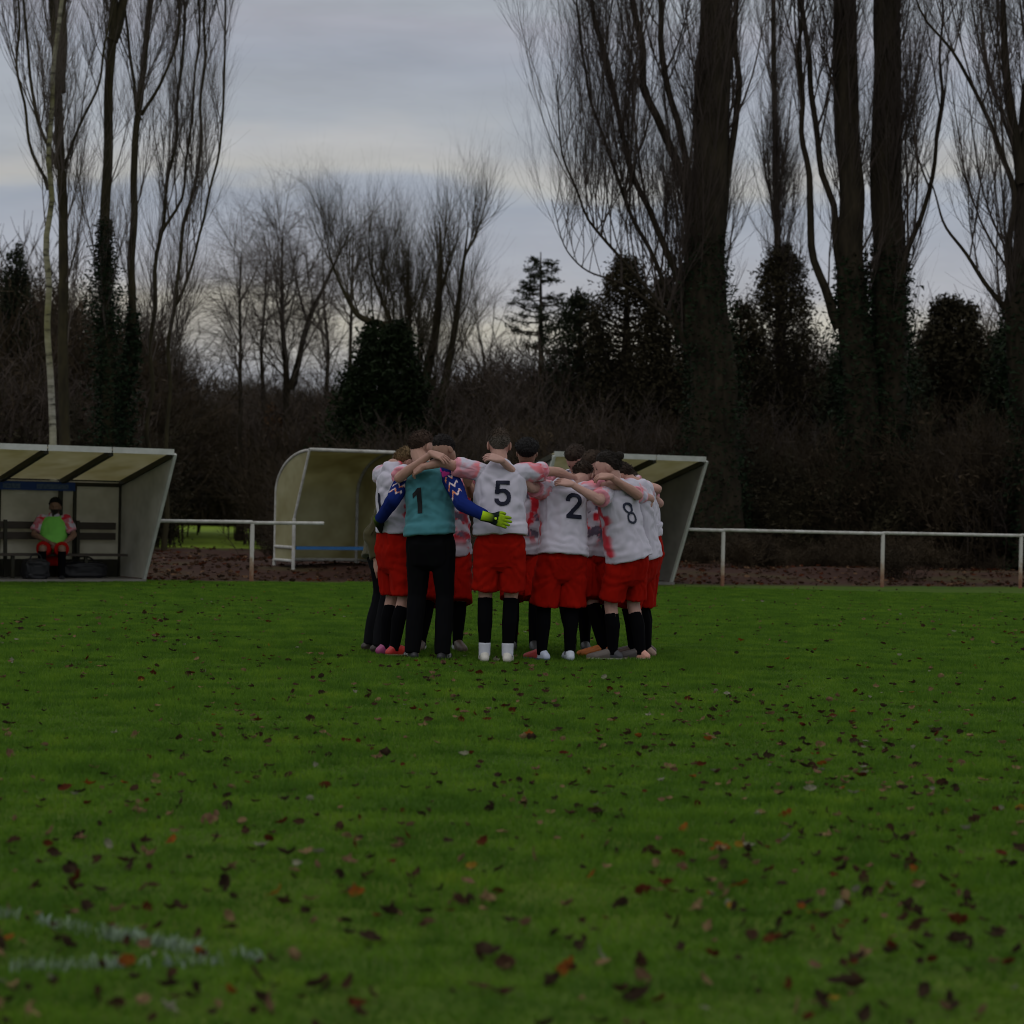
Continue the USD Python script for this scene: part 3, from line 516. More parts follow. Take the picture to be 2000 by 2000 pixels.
bare_tree('willow_tree', 'vase-shaped bare tree with many upright shoots behind the green bush', [dict(pts=[(800, 1060), (806, 900), (822, 780), (856, 660), (862, 540), (858, 440)], r=0.28, rt=0.012, z=9.6), dict(pts=[(812, 880), (870, 760), (890, 640), (900, 540), (914, 450)], r=0.17, rt=0.012, z=9.6), dict(pts=[(806, 900), (800, 760), (770, 640), (740, 570), (722, 520)], r=0.17, rt=0.012, z=8.6),
    dict(pts=[(820, 800), (800, 680), (795, 580), (800, 500)], r=0.12, rt=0.012, z=9), dict(pts=[(760, 640), (700, 620), (660, 540), (644, 490)], r=0.1, rt=0.012, z=8.7)], 60, bark_olive, twig_olive, dict(limbs=17, Llimb=2.2, alimb=0.75, trop=0.16, msub=9, Lsub=1.4, mtwig=8, Ltwig=1.25, zmin=3.4, fine=0.006, r_scale=.45, spray=.42), 23)

def evergreen(name, label, px, top, wpx, Y, seed, m, n=16000, cat_='tree', size=0.06, shape='cone', base=0.0):
    """A leafy evergreen: trunk, limbs, and a crown of leaf sprays clumped on its branches."""
    rng = np.random.default_rng(seed); zt = at(px, top, Y)[2]; hw = wpx / FOC * Y / 2; x = at(px, 992, Y)[0]; b = np.array([x, Y, float(height(x, Y))])
    t = thing(name, label, cat_, b)
    P = np.array([[b + [0, 0, -.2], b + [0.05, 0, zt * 0.5], b + [0, 0.05, zt * 0.97]]]); part(t, 'trunk', tubes(P, np.array([[hw * 0.16 + .05, hw * .1 + .03, 0.02]]), 9), bark_dark, smooth=True)
    nc = int(n / 40); h = rng.uniform(0.02 + base, 1, nc) ** (1.15 if shape == 'cone' else 1.0); th = rng.uniform(0, 2 * np.pi, nc)
    if shape == 'cone': prof = (1 - h) ** 0.55 * 0.95 + 0.05
    elif shape == 'bush': prof = np.sqrt(np.clip(1 - (h * 1.02 - 0.1) ** 2, 0.01, 1)) * (1.0 - 0.35 * h)
    else: prof = np.clip((1 - h) * 2.2, 0, 1) ** 0.7 * 0.95 + 0.05
    lob = 0.35 + 1.3 * meshkit.fbm(np.column_stack([np.cos(th) * 1.6, np.sin(th) * 1.6, h * 5]), 3, seed)
    rr = hw * prof * lob * rng.uniform(0.45, 1.05, nc) ** 0.5
    C = b + np.column_stack([np.cos(th) * rr, np.sin(th) * rr, h * zt + 0.2 * (rng.uniform(0, 1, nc) - .5)])
    S = np.column_stack([b[0] + 0 * h, b[1] + 0 * h, C[:, 2] - 0.35 * rr]); pick = rng.choice(nc, min(nc, 160), replace=False)
    part(t, 'limb', tubes(np.stack([S[pick], (S[pick] + C[pick]) / 2 + [0, 0, -.05], C[pick]], 1), np.tile([[0.05, 0.03, 0.012]], (len(pick), 1)), 3), bark_dark)
    cs = (0.10 + 0.16 * hw) * rng.uniform(0.6, 1.3, nc) * (0.35 + 0.65 * np.clip((1 - h) * 2.5, 0, 1))
    L = np.repeat(C, 40, 0) + rng.normal(0, 1, (nc * 40, 3)) * np.repeat(cs, 40)[:, None] * [0.7, 0.7, 0.85]
    L[:, 2] = np.maximum(L[:, 2], b[2] + 0.05)
    part(t, 'crown', flakes(rng, L, size, 0.9), m); return t
evergreen('holly_bush', 'big dark green rounded bush behind the curved shelter', 745, 640, 250, 57, 31, holly_m, 26000, 'bush', 0.085, 'bush')
evergreen('conifer_tree', 'broad dark conifer with the highest pointed top above the huddle', 1215, 508, 270, 58, 32, ever_brown, 34000)
evergreen('conifer_tree', 'rounded dark conifer left of the highest pointed one', 1125, 580, 240, 59, 33, ever_m, 30000)
evergreen('conifer_tree', 'dark conifer touching the left side of the single-trunked poplar', 1295, 548, 220, 57, 34, ever_brown, 28000)
evergreen('conifer_tree', 'narrow dark conifer filling the gap between the two biggest poplars', 1518, 485, 240, 58, 35, ever_brown, 32000)
evergreen('conifer_tree', 'dark low conifer left of the twin-trunked poplar', 1440, 600, 200, 57, 36, ever_brown, 20000)
evergreen('conifer_tree', 'dark tree with a small round top at the left edge', 22, 485, 120, 60, 37, ever_m, 16000)
evergreen('evergreen_bush', 'dark evergreen mass at the foot of the twin-trunked poplar', 1700, 640, 280, 55, 38, ever_m, 26000, 'bush', 0.085, 'bush')
evergreen('evergreen_bush', 'broad olive-brown thicket crown right of the twin-trunked poplar', 1850, 598, 260, 58, 39, ever_brown, 26000, 'bush', 0.085, 'bush')
evergreen('evergreen_bush', 'dark bush at the right edge below the leaning poplar', 1990, 640, 220, 56, 40, ever_m, 20000, 'bush', 0.085, 'bush')
evergreen('russet_shrub', 'orange-brown leafed shrub seen left of the curved shelter', 535, 795, 78, 70, 41, russet_m, 5200, 'bush', 0.075, 'bush')
def bough_pine(px, top, Y, seed):
    rng = np.random.default_rng(seed); zt = at(px, top, Y)[2]; x = at(px, 992, Y)[0]; b = np.array([x, Y, float(height(x, Y))])
    t = thing('pine_tree', 'dark pine with spreading level boughs against the sky, above the huddle', 'tree', b)
    part(t, 'trunk', tubes(np.array([[b, b + [0.1, 0, zt * .6], b + [0, 0, zt]]]), np.array([[0.2, 0.12, 0.02]]), 9), bark_dark, smooth=True)
    n = 46; h = np.linspace(0.66, 0.97, n); th = rng.uniform(0, 2 * np.pi, n); L = (1.02 - h) * 5.2 * rng.uniform(0.7, 1.15, n) + 0.15
    S = np.column_stack([b[0] + 0 * h, b[1] + 0 * h, h * zt]); d = np.column_stack([np.cos(th), np.sin(th), 0 * th - 0.1])
    P, R, D = grow(rng, S, d, L, 0.03 * L ** .5, 5, 0.05, 0.10, 0.3); part(t, 'bough', tubes(P, R, 4), bark_dark)
    S2, d2, r2, t2 = sprout(rng, P, R, D, 16, 0.25, 1.0, 0.7); C = np.repeat(S2 + d2 * 0.10, 8, 0) + rng.normal(0, 0.075, (len(S2) * 8, 3)) * [1, 1, .6]
    part(t, 'crown', flakes(rng, C, 0.06, 0.7), ever_m)
bough_pine(1046, 492, 78, 51)

# tangled thicket and far wood: nobody could count it
def clump(rng, n, hgt, wid, leaf, twm, lfm, parent, nleaf):
    S = np.column_stack([rng.normal(0, wid, n), rng.normal(0, wid, n), np.zeros(n)]); a = np.abs(rng.normal(0, 0.22, n)); az = rng.uniform(0, 2 * np.pi, n)
    d = np.column_stack([np.sin(a) * np.cos(az), np.sin(a) * np.sin(az), np.cos(a)]); P, R, D = grow(rng, S, d, hgt * rng.uniform(.5, 1.1, n), np.full(n, 0.022), 6, 0.12, 0.06, 0.3)
    S2, d2, r2, t2 = sprout(rng, P, R, D, 9, 0.2, 1, 0.6); P2, R2, D2 = grow(rng, S2, d2, 0.28 * hgt * rng.uniform(.4, 1.2, len(S2)), np.minimum(r2 * .7, .011), 4, 0.16, 0.07, 0.4)
    S3, d3, r3, t3 = sprout(rng, P2, R2, D2, 4, 0.2, 1, 0.6); P3, R3, D3 = grow(rng, S3, d3, 0.13 * hgt * rng.uniform(.4, 1.2, len(S3)), np.full(len(S3), 0.008), 2, 0.16, 0.05, 0.5)
    part(parent, 'shrub', cat([tubes(P, R, 3), tubes(P2, R2, 3), tubes(P3, R3, 3)] + ([flakes(rng, S2[rng.choice(len(S2), nleaf)] + rng.normal(0, 0.2, (nleaf, 3)), leaf)] if nleaf else [])), twm)
rng = np.random.default_rng(77)
wood = UsdGeom.PointInstancer.Define(stage, '/World/thicket').GetPrim(); tag(wood, 'dark tangled winter thicket and undergrowth behind the shelters', 'thicket', kind='stuff')
for k in range(3): clump(rng, 34, 4.0, 0.55, 0.08, bramble_m, None, wood, 700)
for k in range(2): clump(rng, 30, 3.0, 0.6, 0.09, ever_brown, None, wood, 1600)
for k in range(1): clump(rng, 40, 4.2, 0.6, 0.08, twig_m, None, wood, 0)
paths = [f'/World/thicket/shrub' + ('' if k == 0 else f'_{k:03d}') for k in range(6)]
def top_y(px):
    return np.interp(px, [-400, 0, 60, 120, 200, 300, 340, 400, 600, 640, 860, 900, 1060, 1100, 1300, 1400, 1560, 1620, 1760, 1820, 1900, 2000, 2400],
                     [520, 500, 540, 570, 560, 640, 735, 750, 745, 730, 700, 690, 680, 690, 680, 660, 650, 690, 680, 640, 620, 650, 640])
pos, idx, scl = [], [], []
for i in range(1500):
    px = rng.uniform(-420, 2420); near = rng.uniform(0, 1) < 0.22
    Y = rng.uniform(46, 54) if near else rng.uniform(58, 84)
    if 265 < px < 545 and Y < 90: 
        Y = rng.uniform(106, 116)
    x = at(px, 1000, Y)[0]; zt = at(px, top_y(px) + abs(rng.normal(0, 40)), Y)[2]; s = np.clip(zt / 4.2, 0.3, 2.6) * (rng.uniform(.35, .7) if near else rng.uniform(.55, 1.0))
    pos.append((x, Y, float(height(x, Y)) - 0.05)); idx.append(rng.choice(6, p=[.2, .2, .2, .13, .13, .14])); scl.append((min(s, 1.6) * 1.1, min(s, 1.6) * 1.1, s))
for i in range(260):                                       # low brambles on the bank just beyond the rail
    px = rng.uniform(-300, 2300); d = rng.uniform(2.5, 12); q = hit_fence(px, d); 
    if (1300 < px < 2050 and d < 6 and rng.uniform() < .8) or 280 < px < 530 or (500 < px < 830 and d < 7) or (1030 < px < 1400 and d < 6): continue
    s = rng.uniform(.08, .2); pos.append((q[0], q[1], float(height(q[0], q[1])) - .05)); idx.append(rng.choice([0, 1, 2])); scl.append((s * 2.4, s * 2.4, s))
for i in range(420):                                       # the wooded rise beyond the far field
    px = rng.uniform(-500, 2500); Y = rng.uniform(118, 235); x = at(px, 1000, Y)[0]; s = rng.uniform(.7, 1.3)
    pos.append((x, Y, float(height(x, Y)) - .2)); idx.append(rng.choice(6)); scl.append((s * 1.9, s * 1.9, s))
instancer('/World/thicket', paths, np.array(pos), np.array(idx), rng.uniform(0, 2 * np.pi, len(pos)), np.array(scl))
# ------------------------------------------------------------------ people
UP = np.array([0, 0, 1.0])
skin_m = mat_attr('skin', 0.55, var=0.10, vscale=30, spec=0.35)
hair_m = mat_attr('hair', 0.75, bump=0.8, bscale=420, var=0.35, vscale=90, spec=0.2)
shirt_m = mat_attr('football_shirt', 0.85, bump=0.12, bscale=700, var=0.05, vscale=12, spec=0.15, sheen=0.1)
cloth_m = mat_attr('cloth', 0.95, bump=0.15, bscale=600, var=0.15, vscale=10, spec=0.04)
boot_m = mat_attr('boot', 0.5, var=0.15, vscale=60, spec=0.4)
num_m = mat('navy_shirt_number', (0.010, 0.012, 0.030), 0.8, var=0.2)
num_thin = mat('faded_navy_number', (0.02, 0.025, 0.05), 0.8, var=0.2)
num_black = mat('black_shirt_number', (0.004, 0.005, 0.007), 0.8, var=0.2)
eye_m = mat('dark_eye', (0.02, 0.015, 0.012), 0.3)
ICO4 = trimesh.creation.icosphere(4)
def head_mesh(c, hf, pitch, roll=0.0, k=1.0):
    """A head about c: skull, jaw, brow, nose, lips, ears. Returns (mesh, axes)."""
    y = unit([math.sin(hf) * math.cos(pitch), math.cos(hf) * math.cos(pitch), -math.sin(pitch)]); x = unit(np.cross(y, UP)); z = np.cross(x, y)
    x, z = x * math.cos(roll) + z * math.sin(roll), z * math.cos(roll) - x * math.sin(roll)
    n = np.array(ICO4.vertices); X, Y, Z = n.T; g = lambda a, b, w: np.exp(-((X - a) ** 2 + (Z - b) ** 2) / w ** 2) * (Y > 0)
    V = n * [0.077, 0.098, 0.118]
    lo = np.clip(-Z, 0, 1); V[:, 0] *= 1 - 0.28 * lo ** 1.3; V[:, 1] += np.where(Y > 0, 0.012, 0.035) * lo * (1 if True else 0)
    V[:, 1] *= 1 - 0.10 * np.clip(Z - .5, 0, 1)
    V[:, 1] += 0.024 * g(0, -0.16, 0.13) + 0.012 * g(0, 0.06, 0.1) - 0.010 * g(.36, .06, .17) - 0.010 * g(-.36, .06, .17) + 0.006 * g(.36, .25, .2) + 0.006 * g(-.36, .25, .2) + 0.007 * g(0, -.48, .16) - 0.005 * g(0, -.62, .1) + 0.010 * g(0, -.85, .2)
    ms = [man(c + k * (V[:, :1] * x + V[:, 1:2] * y + V[:, 2:] * z), ICO4.faces)]
    for s in (-1, 1):
        e = SPH * [0.010, 0.020, 0.033] + [s * 0.080, -0.012, -0.012]; e[:, 0] += s * 0.25 * np.clip(-(e[:, 1] + .012), 0, 1); ms.append(hull(c + k * (e[:, :1] * x + e[:, 1:2] * y + e[:, 2:] * z)))
    return union(ms), (x, y, z)
def hair_mesh(c, ax, style, seed, k=1.0):
    x, y, z = ax; n = np.array(ICO4.vertices); X, Y, Z = n.T
    line = np.where(Y > 0, 0.30 + 0.42 * Y + 0.0 * X, 0.30 + 0.95 * Y); line = np.where(Y < -0.3, np.maximum(line, -0.62), line); line = line + style.get('fade', 0) * 0.15 + 0.22 * (meshkit.fbm(n * 9, 2, seed + 1) - .5)
    inside = sst(-0.10, 0.04, Z - line); deep = sst(-.02, .45, Z - line); f = .5 * meshkit.fbm(n * style.get('freq', 6), 3, seed) + .5 * meshkit.fbm(n * np.array([22, 9, 14.0]), 2, seed + 7)
    th = style.get('thick', 0.010) * (0.35 + 1.3 * f) * (0.18 + 0.95 * deep); th = th * np.where(Z < 0.15, style.get('side', 1.0), 1.0)
    lo = np.clip(-Z, 0, 1); V = n * [0.077, 0.098, 0.118]; V[:, 0] *= 1 - 0.28 * lo ** 1.3; V[:, 1] += np.where(Y > 0, 0.012, 0.035) * lo; V[:, 1] *= 1 - 0.10 * np.clip(Z - .5, 0, 1)
    V = V + n * (inside * (th + 0.002) - (1 - inside) * 0.012)[:, None]; ms = [(c + k * (V[:, :1] * x + V[:, 1:2] * y + V[:, 2:] * z), ICO4.faces)]
    rg = np.random.default_rng(seed + 70); pk = rg.choice(np.where(Z - line > .06)[0], 620); tl = style.get('tuft', 1.0) * rg.uniform(.010, .024, 620) * (0.35 + .9 * deep[pk])
    tg = np.column_stack([.5 * X[pk], -.55 + 0 * X[pk], -.55 + 0 * X[pk]]) + rg.normal(0, .45, (620, 3)) + n[pk] * .55; tg /= np.linalg.norm(tg, axis=1, keepdims=True)
    p0 = V[pk] - n[pk] * .003; p1 = p0 + tg * tl[:, None] * .55; p2 = p1 + (tg * .7 - n[pk] * .45) * tl[:, None] * .5; W3 = lambda q: c + k * (q[:, :1] * x + q[:, 1:2] * y + q[:, 2:] * z)
    tv, tf_ = tubes(np.stack([W3(p0), W3(p1), W3(p2)], 1), np.tile([[.0042, .0034, .0008]], (620, 1)) * k, 3); hv0, hf0 = ms[0]; ms[0] = (np.vstack([hv0, tv]), np.vstack([hf0, tf_ + len(hv0)]))
    if style.get('bun'):
        b = np.array(ICO4.vertices) * [0.036, 0.034, 0.036] * (0.85 + 0.35 * meshkit.fbm(np.array(ICO4.vertices) * 5, 2, seed + 3))[:, None] + [0, -0.125, 0.055]; ms.append((c + b[:, :1] * x + b[:, 1:2] * y + b[:, 2:] * z, ICO4.faces))
    return ms
def hand_man(w, d, back, thumb, curl=0.35, r=1.0, spread=0.10):
    """A hand from the wrist w along d; back is the way its back faces, thumb the side of the thumb."""
    d = unit(d); b = unit(np.asarray(back, float) - d * (np.asarray(back) @ d)); s = unit(np.cross(b, d)); s = s if s @ thumb > 0 else -s
    Q = lambda a, o, h: w + d * a + s * o + b * h
    ms = [hull(ball(Q(-.01, 0, 0), .026 * r), ball(Q(.03, .024, 0), .020 * r), ball(Q(.03, -.022, 0), .019 * r), ball(Q(.085, .034, .002), .0135 * r), ball(Q(.088, .011, .004), .0145 * r), ball(Q(.085, -.012, .003), .014 * r), ball(Q(.078, -.033, 0), .0125 * r))]
    for i, (o, l) in enumerate(((.034, .072), (.011, .080), (-.012, .074), (-.033, .058))):
        p = Q(.086 - .004 * abs(i - 1), o, .003); a = 0.1; pts = [p]
        for q in (0.45, 0.32, 0.23):
            a += curl * (0.8 + 0.15 * i); dd = unit(d * math.cos(a) - b * math.sin(a) + s * spread * (1.5 - i) * .55); p = p + dd * l * q; pts.append(p)
        ms += chain(pts, [.0108 * r, .0100 * r, .0092 * r, .0078 * r])
    tp = [Q(.022, .026, -.004), Q(.050, .052, -.012), Q(.078, .064, -.018), Q(.100, .066, -.026)]; ms += chain(tp, [.0165 * r, .013 * r, .0112 * r, .009 * r])
    v, f = unman(union(ms).refine_to_length(0.009)); return man(taubin(v, f, 3), f)
def ring_pts(c, a, b, ra, rb, n=28, e=2.4):
    t = np.arange(n) / n * 2 * np.pi; x, y = np.cos(t), np.sin(t)
    return c + (np.sign(x) * np.abs(x) ** (2 / e) * ra)[:, None] * a + (np.sign(y) * np.abs(y) ** (2 / e) * rb)[:, None] * b
def loft(rings):
    k = len(rings[0]); v = np.vstack(rings + [rings[0].mean(0)[None], rings[-1].mean(0)[None]]); n = len(rings); f = []
    i = np.arange(k); j = (i + 1) % k
    for r in range(n - 1): f += [np.stack([r * k + i, r * k + j, r * k + k + j], 1), np.stack([r * k + i, r * k + k + j, r * k + k + i], 1)]
    f += [np.stack([j, i, np.full(k, n * k)], 1), np.stack([(n - 1) * k + i, (n - 1) * k + j, np.full(k, n * k + 1)], 1)]
    f = np.vstack(f); m = trimesh.Trimesh(v, f, process=False)
    if m.volume < 0: f = f[:, ::-1]
    return man(v, f)
def disc(c, d, r, n=14):
    d = unit(d); a = unit(np.cross(d, [0.37, 0.61, 0.7])); b = np.cross(d, a); t = np.arange(n) / n * 2 * np.pi
    return c + r * (np.cos(t)[:, None] * a + np.sin(t)[:, None] * b)
def tube_chain(pts, rad):
    """Hulls over a chain of discs, so that the ends stay crisply cut."""
    out = []
    for i in range(len(pts) - 1):
        d = pts[i + 1] - pts[i]
        out.append(hull(disc(pts[i], d, rad[i]) if i == 0 else ball(pts[i], rad[i]), disc(pts[i + 1], d, rad[i + 1]) if i == len(pts) - 2 else ball(pts[i + 1], rad[i + 1])))
    return out
def finish(ms, ref, it, fold=0.0, seed=0, ax=None, o=None, ridge=True, fs=(9.0, 7.0, 3.6)):
    """Joins solids, refines, smooths, and presses folds into the cloth."""
    m = union(ms).refine_to_length(ref); v, f = unman(m); v = taubin(v, f, it)
    if fold:
        n = normals(v, f); q = (v - o) @ np.array(ax).T; q = q * np.array(fs); q[:, 0] += 0.35 * q[:, 2]; q[:, 0] += 0.8 * meshkit.noise(q * .5, seed + 9)
        a = meshkit.fbm(q, 3, seed); a = 1 - np.abs(2 * a - 1) if ridge else a
        v = v + n * (fold * (a - 0.72))[:, None]; v = taubin(v, f, 1)
    return v, f
def along(pts, t):
    t = min(max(t, 0), len(pts) - 1 - 1e-6); i = int(t); return pts[i] * (1 - (t - i)) + pts[i + 1] * (t - i)
RED = np.array([0.28, 0.007, 0.003]); WHITE = np.array([0.47, 0.45, 0.53]); BLACK = np.array([0.003, 0.003, 0.004])
SK = [(0.37, 0.205, 0.16), (0.35, 0.20, 0.150), (0.39, 0.225, 0.185), (0.30, 0.175, 0.125), (0.20, 0.11, 0.075)]
def shirt_cols(v, q, tsl, seed, kind):
    n1 = meshkit.fbm(q * np.array([7, 7, 13.0]) + np.abs(q[:, :1]) * [0, 0, 5], 3, seed); n2 = meshkit.fbm(q * np.array([16, 16, 9.0]), 2, seed + 5); n3 = meshkit.fbm(q * 5.0, 2, seed + 2)
    col = np.tile(WHITE, (len(v), 1))
    def lay(mask, c):
        nonlocal col; col = col * (1 - mask[:, None]) + np.array(c) * mask[:, None]
    if kind == 'teal':
        col = np.tile([0.050, 0.185, 0.215], (len(v), 1)); lay(sst(.55, .68, n1) * .55 * sst(-.35, -.05, q[:, 2] + .25), [0.02, 0.085, 0.095]); return col
    if kind == 'olive': return np.tile([0.050, 0.044, 0.018], (len(v), 1))
    if kind == 'lime': col = np.tile([0.13, 0.52, 0.06], (len(v), 1)); return col
    front = sst(-0.01, 0.05, q[:, 1] + 0.10 * (n3 - 0.5)) * sst(-0.36, -0.22, q[:, 2] - q[:, 2].min() - 0.42)
    lay(front * sst(.56, .60, n1), [0.10, 0.08, 0.12]); lay(front * sst(.50, .53, n2) * (1 - sst(.55, .6, n1)), [0.50, 0.016, 0.03]); lay(front * sst(.44, .50, n2) * (1 - sst(.5, .54, n2)) * .7, [0.62, 0.20, 0.25])
    side = sst(0.10, 0.18, np.abs(q[:, 0]) ) * sst(-.02, .05, q[:, 1] + .09 * n3) * sst(.5, .56, n1 * .6 + n2 * .4); lay(side * (tsl < 0), [0.52, 0.03, 0.05])
    sl = np.clip(tsl, 0, 1); lay((tsl > 0.05) * sst(.50, .64, n1) * 0.8, [0.66, 0.12, 0.14]); lay((tsl > 0.05) * sst(.52, .6, n2) * .35, [0.45, 0.38, 0.48]); lay(sst(.9, .95, sl), [0.60, 0.24, 0.30])
    return col
def one_mesh(h, bold):
    from shapely.geometry import Polygon
    w = .19 if bold else .13
    return trimesh.creation.extrude_polygon(Polygon([(h * x, h * y) for x, y in ((.36 - w, 0), (.36, 0), (.36, 1), (.36 - w * .75, 1), (-.02, .78), (.0, .60), (.36 - w, .74))]), .003, engine='earcut')
def number_on(parent, txt, shirt, o, R, U, F, h, m, slant=0.0, bold=True, sx=1.0):
    T = one_mesh(h, bold) if txt == '1' else meshkit.text_mesh(txt, h, 0.003, bold=bold); v, f = unman(man(*arr(T)).refine_to_length(0.012)); w = (v[:, 0].min() + v[:, 0].max()) / 2
    x, y = (v[:, 0] - w) * sx, v[:, 1] - h / 2; x = x + y * slant
    src = o + x[:, None] * R + y[:, None] * U - F * 0.6
    mesh = trimesh.Trimesh(*shirt, process=False); loc, ri, _ = mesh.ray.intersects_location(src, np.tile(F, (len(src), 1)), multiple_hits=False)
    d = np.full(len(src), np.nan); d[ri] = (loc - src[ri]) @ F; d = np.where(np.isnan(d), np.nanmedian(d), d)
    part(parent, 'number', (src + F * (d - 0.0035 - v[:, 2])[:, None], f), m)
def person(label, foot, F_deg, pel, chest, head, arms, feet, kit, skin=0, hair=None, hcol=(0.03, 0.02, 0.014), head_dir=None, head_pitch=0.3, head_roll=0.0, seed=0, group='players huddled arm over shoulder', knees=None, k=1.0):
    """foot: base point; pel/chest/head/arms: world points (pelvis centre, middle of the shoulder line, head centre, elbow-wrist-fingertip)."""
    a = math.radians(F_deg); F = np.array([math.sin(a), math.cos(a), 0]); R = np.array([math.cos(a), -math.sin(a), 0])
    U = unit(chest - pel); Fb = unit(F - U * (F @ U)); Rb = np.cross(Fb, U)
    if Rb @ R < 0: Rb = -Rb
    t = thing('person', label, 'person', [foot[0], foot[1], 0], group)
    hd = a if head_dir is None else math.radians(head_dir); sc = np.array(SK[skin])
    sh = {s: chest + Rb * (0.185 * sg) + U * 0.0 for s, sg in (('L', -1), ('R', 1))}
    # skin: limbs and trunk in one surface, then hands and head joined on
    neck = chest + U * 0.05 + Fb * 0.0; hm, hax = head_mesh(head, hd, head_pitch, head_roll, kit.get('hk', 1.03))
    base = head - hax[2] * 0.07 - hax[1] * 0.02
    body = chain([neck - U * .06, base], [0.072, 0.064]) + [hull(ball(neck + U * .01, .06), ball(chest - Rb * .12 - U * .03, .05), ball(chest + Rb * .12 - U * .03, .05))] + chain([pel, pel + U * .2, chest - U * .1], [0.105, 0.10, 0.11]) + [hull(ball(chest - U * .06 - Rb * .11, .07), ball(chest - U * .06 + Rb * .11, .07))]
    hip = {s: pel + R * (0.095 * sg) - UP * 0.02 for s, sg in (('L', -1), ('R', 1))}; legs = {}
    for s in 'LR':
        an = feet[s][0] + UP * 0.085; kn = knees[s] if knees else (hip[s] + an) / 2 + unit(F * 0.8 + (an - hip[s]) * [0, 0, 0] + R * (0.15 if s == 'R' else -.15)) * 0.055 + UP * 0.0
        legs[s] = [hip[s], kn, an]; mid = kn * .68 + an * .32 - F * .012
        body += chain([hip[s], (hip[s] + kn) / 2, kn, mid, an], [0.088, 0.076, 0.056, 0.055, 0.036])
    hands = []
    for s in 'LR':
        el, wr, tip = arms[s][:3]; bu = unit(np.cross(el - sh[s], wr - el) + 1e-6); mu = unit(np.cross(bu, el - sh[s])); body += chain([sh[s], sh[s] * .55 + el * .45 + mu * .008, sh[s] * .2 + el * .8, el], [0.054, 0.051, 0.042, 0.041]); body += chain([el, el * .74 + wr * .26 + UP * .004, el * .42 + wr * .58, wr], [0.040, 0.0435, 0.034, 0.0265])
        if not kit.get('gloves'):
            bk = arms[s][3] if len(arms[s]) > 3 else np.array([0, -0.85, 0.5]); hands.append(hand_man(wr, tip - wr, bk, np.array(arms[s][4] if len(arms[s]) > 4 else [0, 0, 1.0]), arms[s][5] if len(arms[s]) > 5 else 0.3))
    v, f = unman(union(body).refine_to_length(0.026)); m = union([man(taubin(v, f, 8), f), hm] + hands); v, f = unman(m)
    nz = meshkit.fbm(v * 22, 3, seed)[:, None]; col = sc * (0.88 + 0.24 * nz); lipz = (v - head) @ hax[2]; fr = (v - head) @ hax[1]
    face = (fr > 0.07) & (np.abs((v - head) @ hax[0]) < .03) & (np.abs(lipz + .058) < .008); col[face] *= [0.9, 0.62, 0.62]
    if kit.get('beard'):
        bm = sst(-.015, -.03, lipz) if False else (sst(.02, .04, fr) * sst(.02, .04, -lipz) * (lipz > -.16))[:, None]; col = col * (1 - bm) + np.array([.012, .009, .008]) * bm
    part(t, 'body', (v, f), skin_m, smooth=True, col=col)
    for sg in (-1, 1):
        e = head + hax[0] * sg * 0.033 + hax[1] * 0.087 + hax[2] * 0.009; part(t, 'eye', (e + SPH1 * 0.0065, np.array(_s.faces)), eye_m, smooth=True)
    st = hair or {}
    for i, hmesh in enumerate(hair_mesh(head, hax, st, seed, kit.get('hk', 1.03))):
        hv, hf = hmesh; hc = np.array(hcol) * (0.75 + 0.5 * meshkit.fbm(hv * 60, 2, seed)[:, None])
        if st.get('grey') is not None: lowz = sst(.075, .02, (hv - head) @ hax[2] + .02 * meshkit.noise(hv * 40, 3))[:, None]; hc = hc * (1 - lowz) + np.array(st['grey']) * lowz
        part(t, 'hair' if i == 0 else 'hair_bun', (hv, hf), hair_m, smooth=True, col=hc)
    # shirt
    hem = kit.get('hem', -0.05); long = kit.get('long', False); w = kit.get('w', 1.0); L = np.linalg.norm(chest - pel); rings = []
    for zz, ra, rb, fo in ((hem, .212, .160 if hem < .06 else .140, -.012 if hem < .06 else 0), (hem + .06, .210, .158 if hem < .06 else .138, -.010 if hem < .06 else 0), (max(0.12, hem + .10), .200, .142, -.002), (L * .45, .190, .132, .004), (L * .7, .200, .134, .004), (L * .88, .196, .124, .0), (L * .97, .165, .108, -.004), (L + .045, .105, .085, -.004), (L + .085, .070, .068, 0)):
        rings.append(ring_pts(pel + U * zz + Fb * fo, Rb, Fb, ra * w, rb * w))
    ms = [loft(rings)]; cuts = {}
    sl = kit.get('sleeve', 0.62)
    for s in 'LR':
        el, wr = arms[s][0], arms[s][1]
        if not long:
            ce = sh[s] + (el - sh[s]) * sl; ms += [hull(ball(sh[s] - U * .012 - Rb * (.03 if s == 'R' else -.03), .085), ball(sh[s] - U * .004, .078), disc(ce, el - sh[s], .073))]; cuts[s] = (sh[s], unit(el - sh[s]), np.linalg.norm(ce - sh[s]))
        elif kit['long'] == 'same':
            ms += [hull(ball(sh[s] - U * .012 - Rb * (.03 if s == 'R' else -.03), .088), ball(sh[s], .08), ball(sh[s] * .4 + el * .6, .066))] + tube_chain([sh[s] * .5 + el * .5, el, el * .15 + wr * .85], [.068, .060, .048])
    sv, sf = finish(ms, 0.0145, 3, 0.028, seed, (Rb, Fb, U), pel, fs=(7.0, 5.0, 2.6))
    fn_ = normals(sv, sf); dis = np.zeros(len(sv)); nz_ = meshkit.fbm(sv * 6, 2, seed + 60) - .5
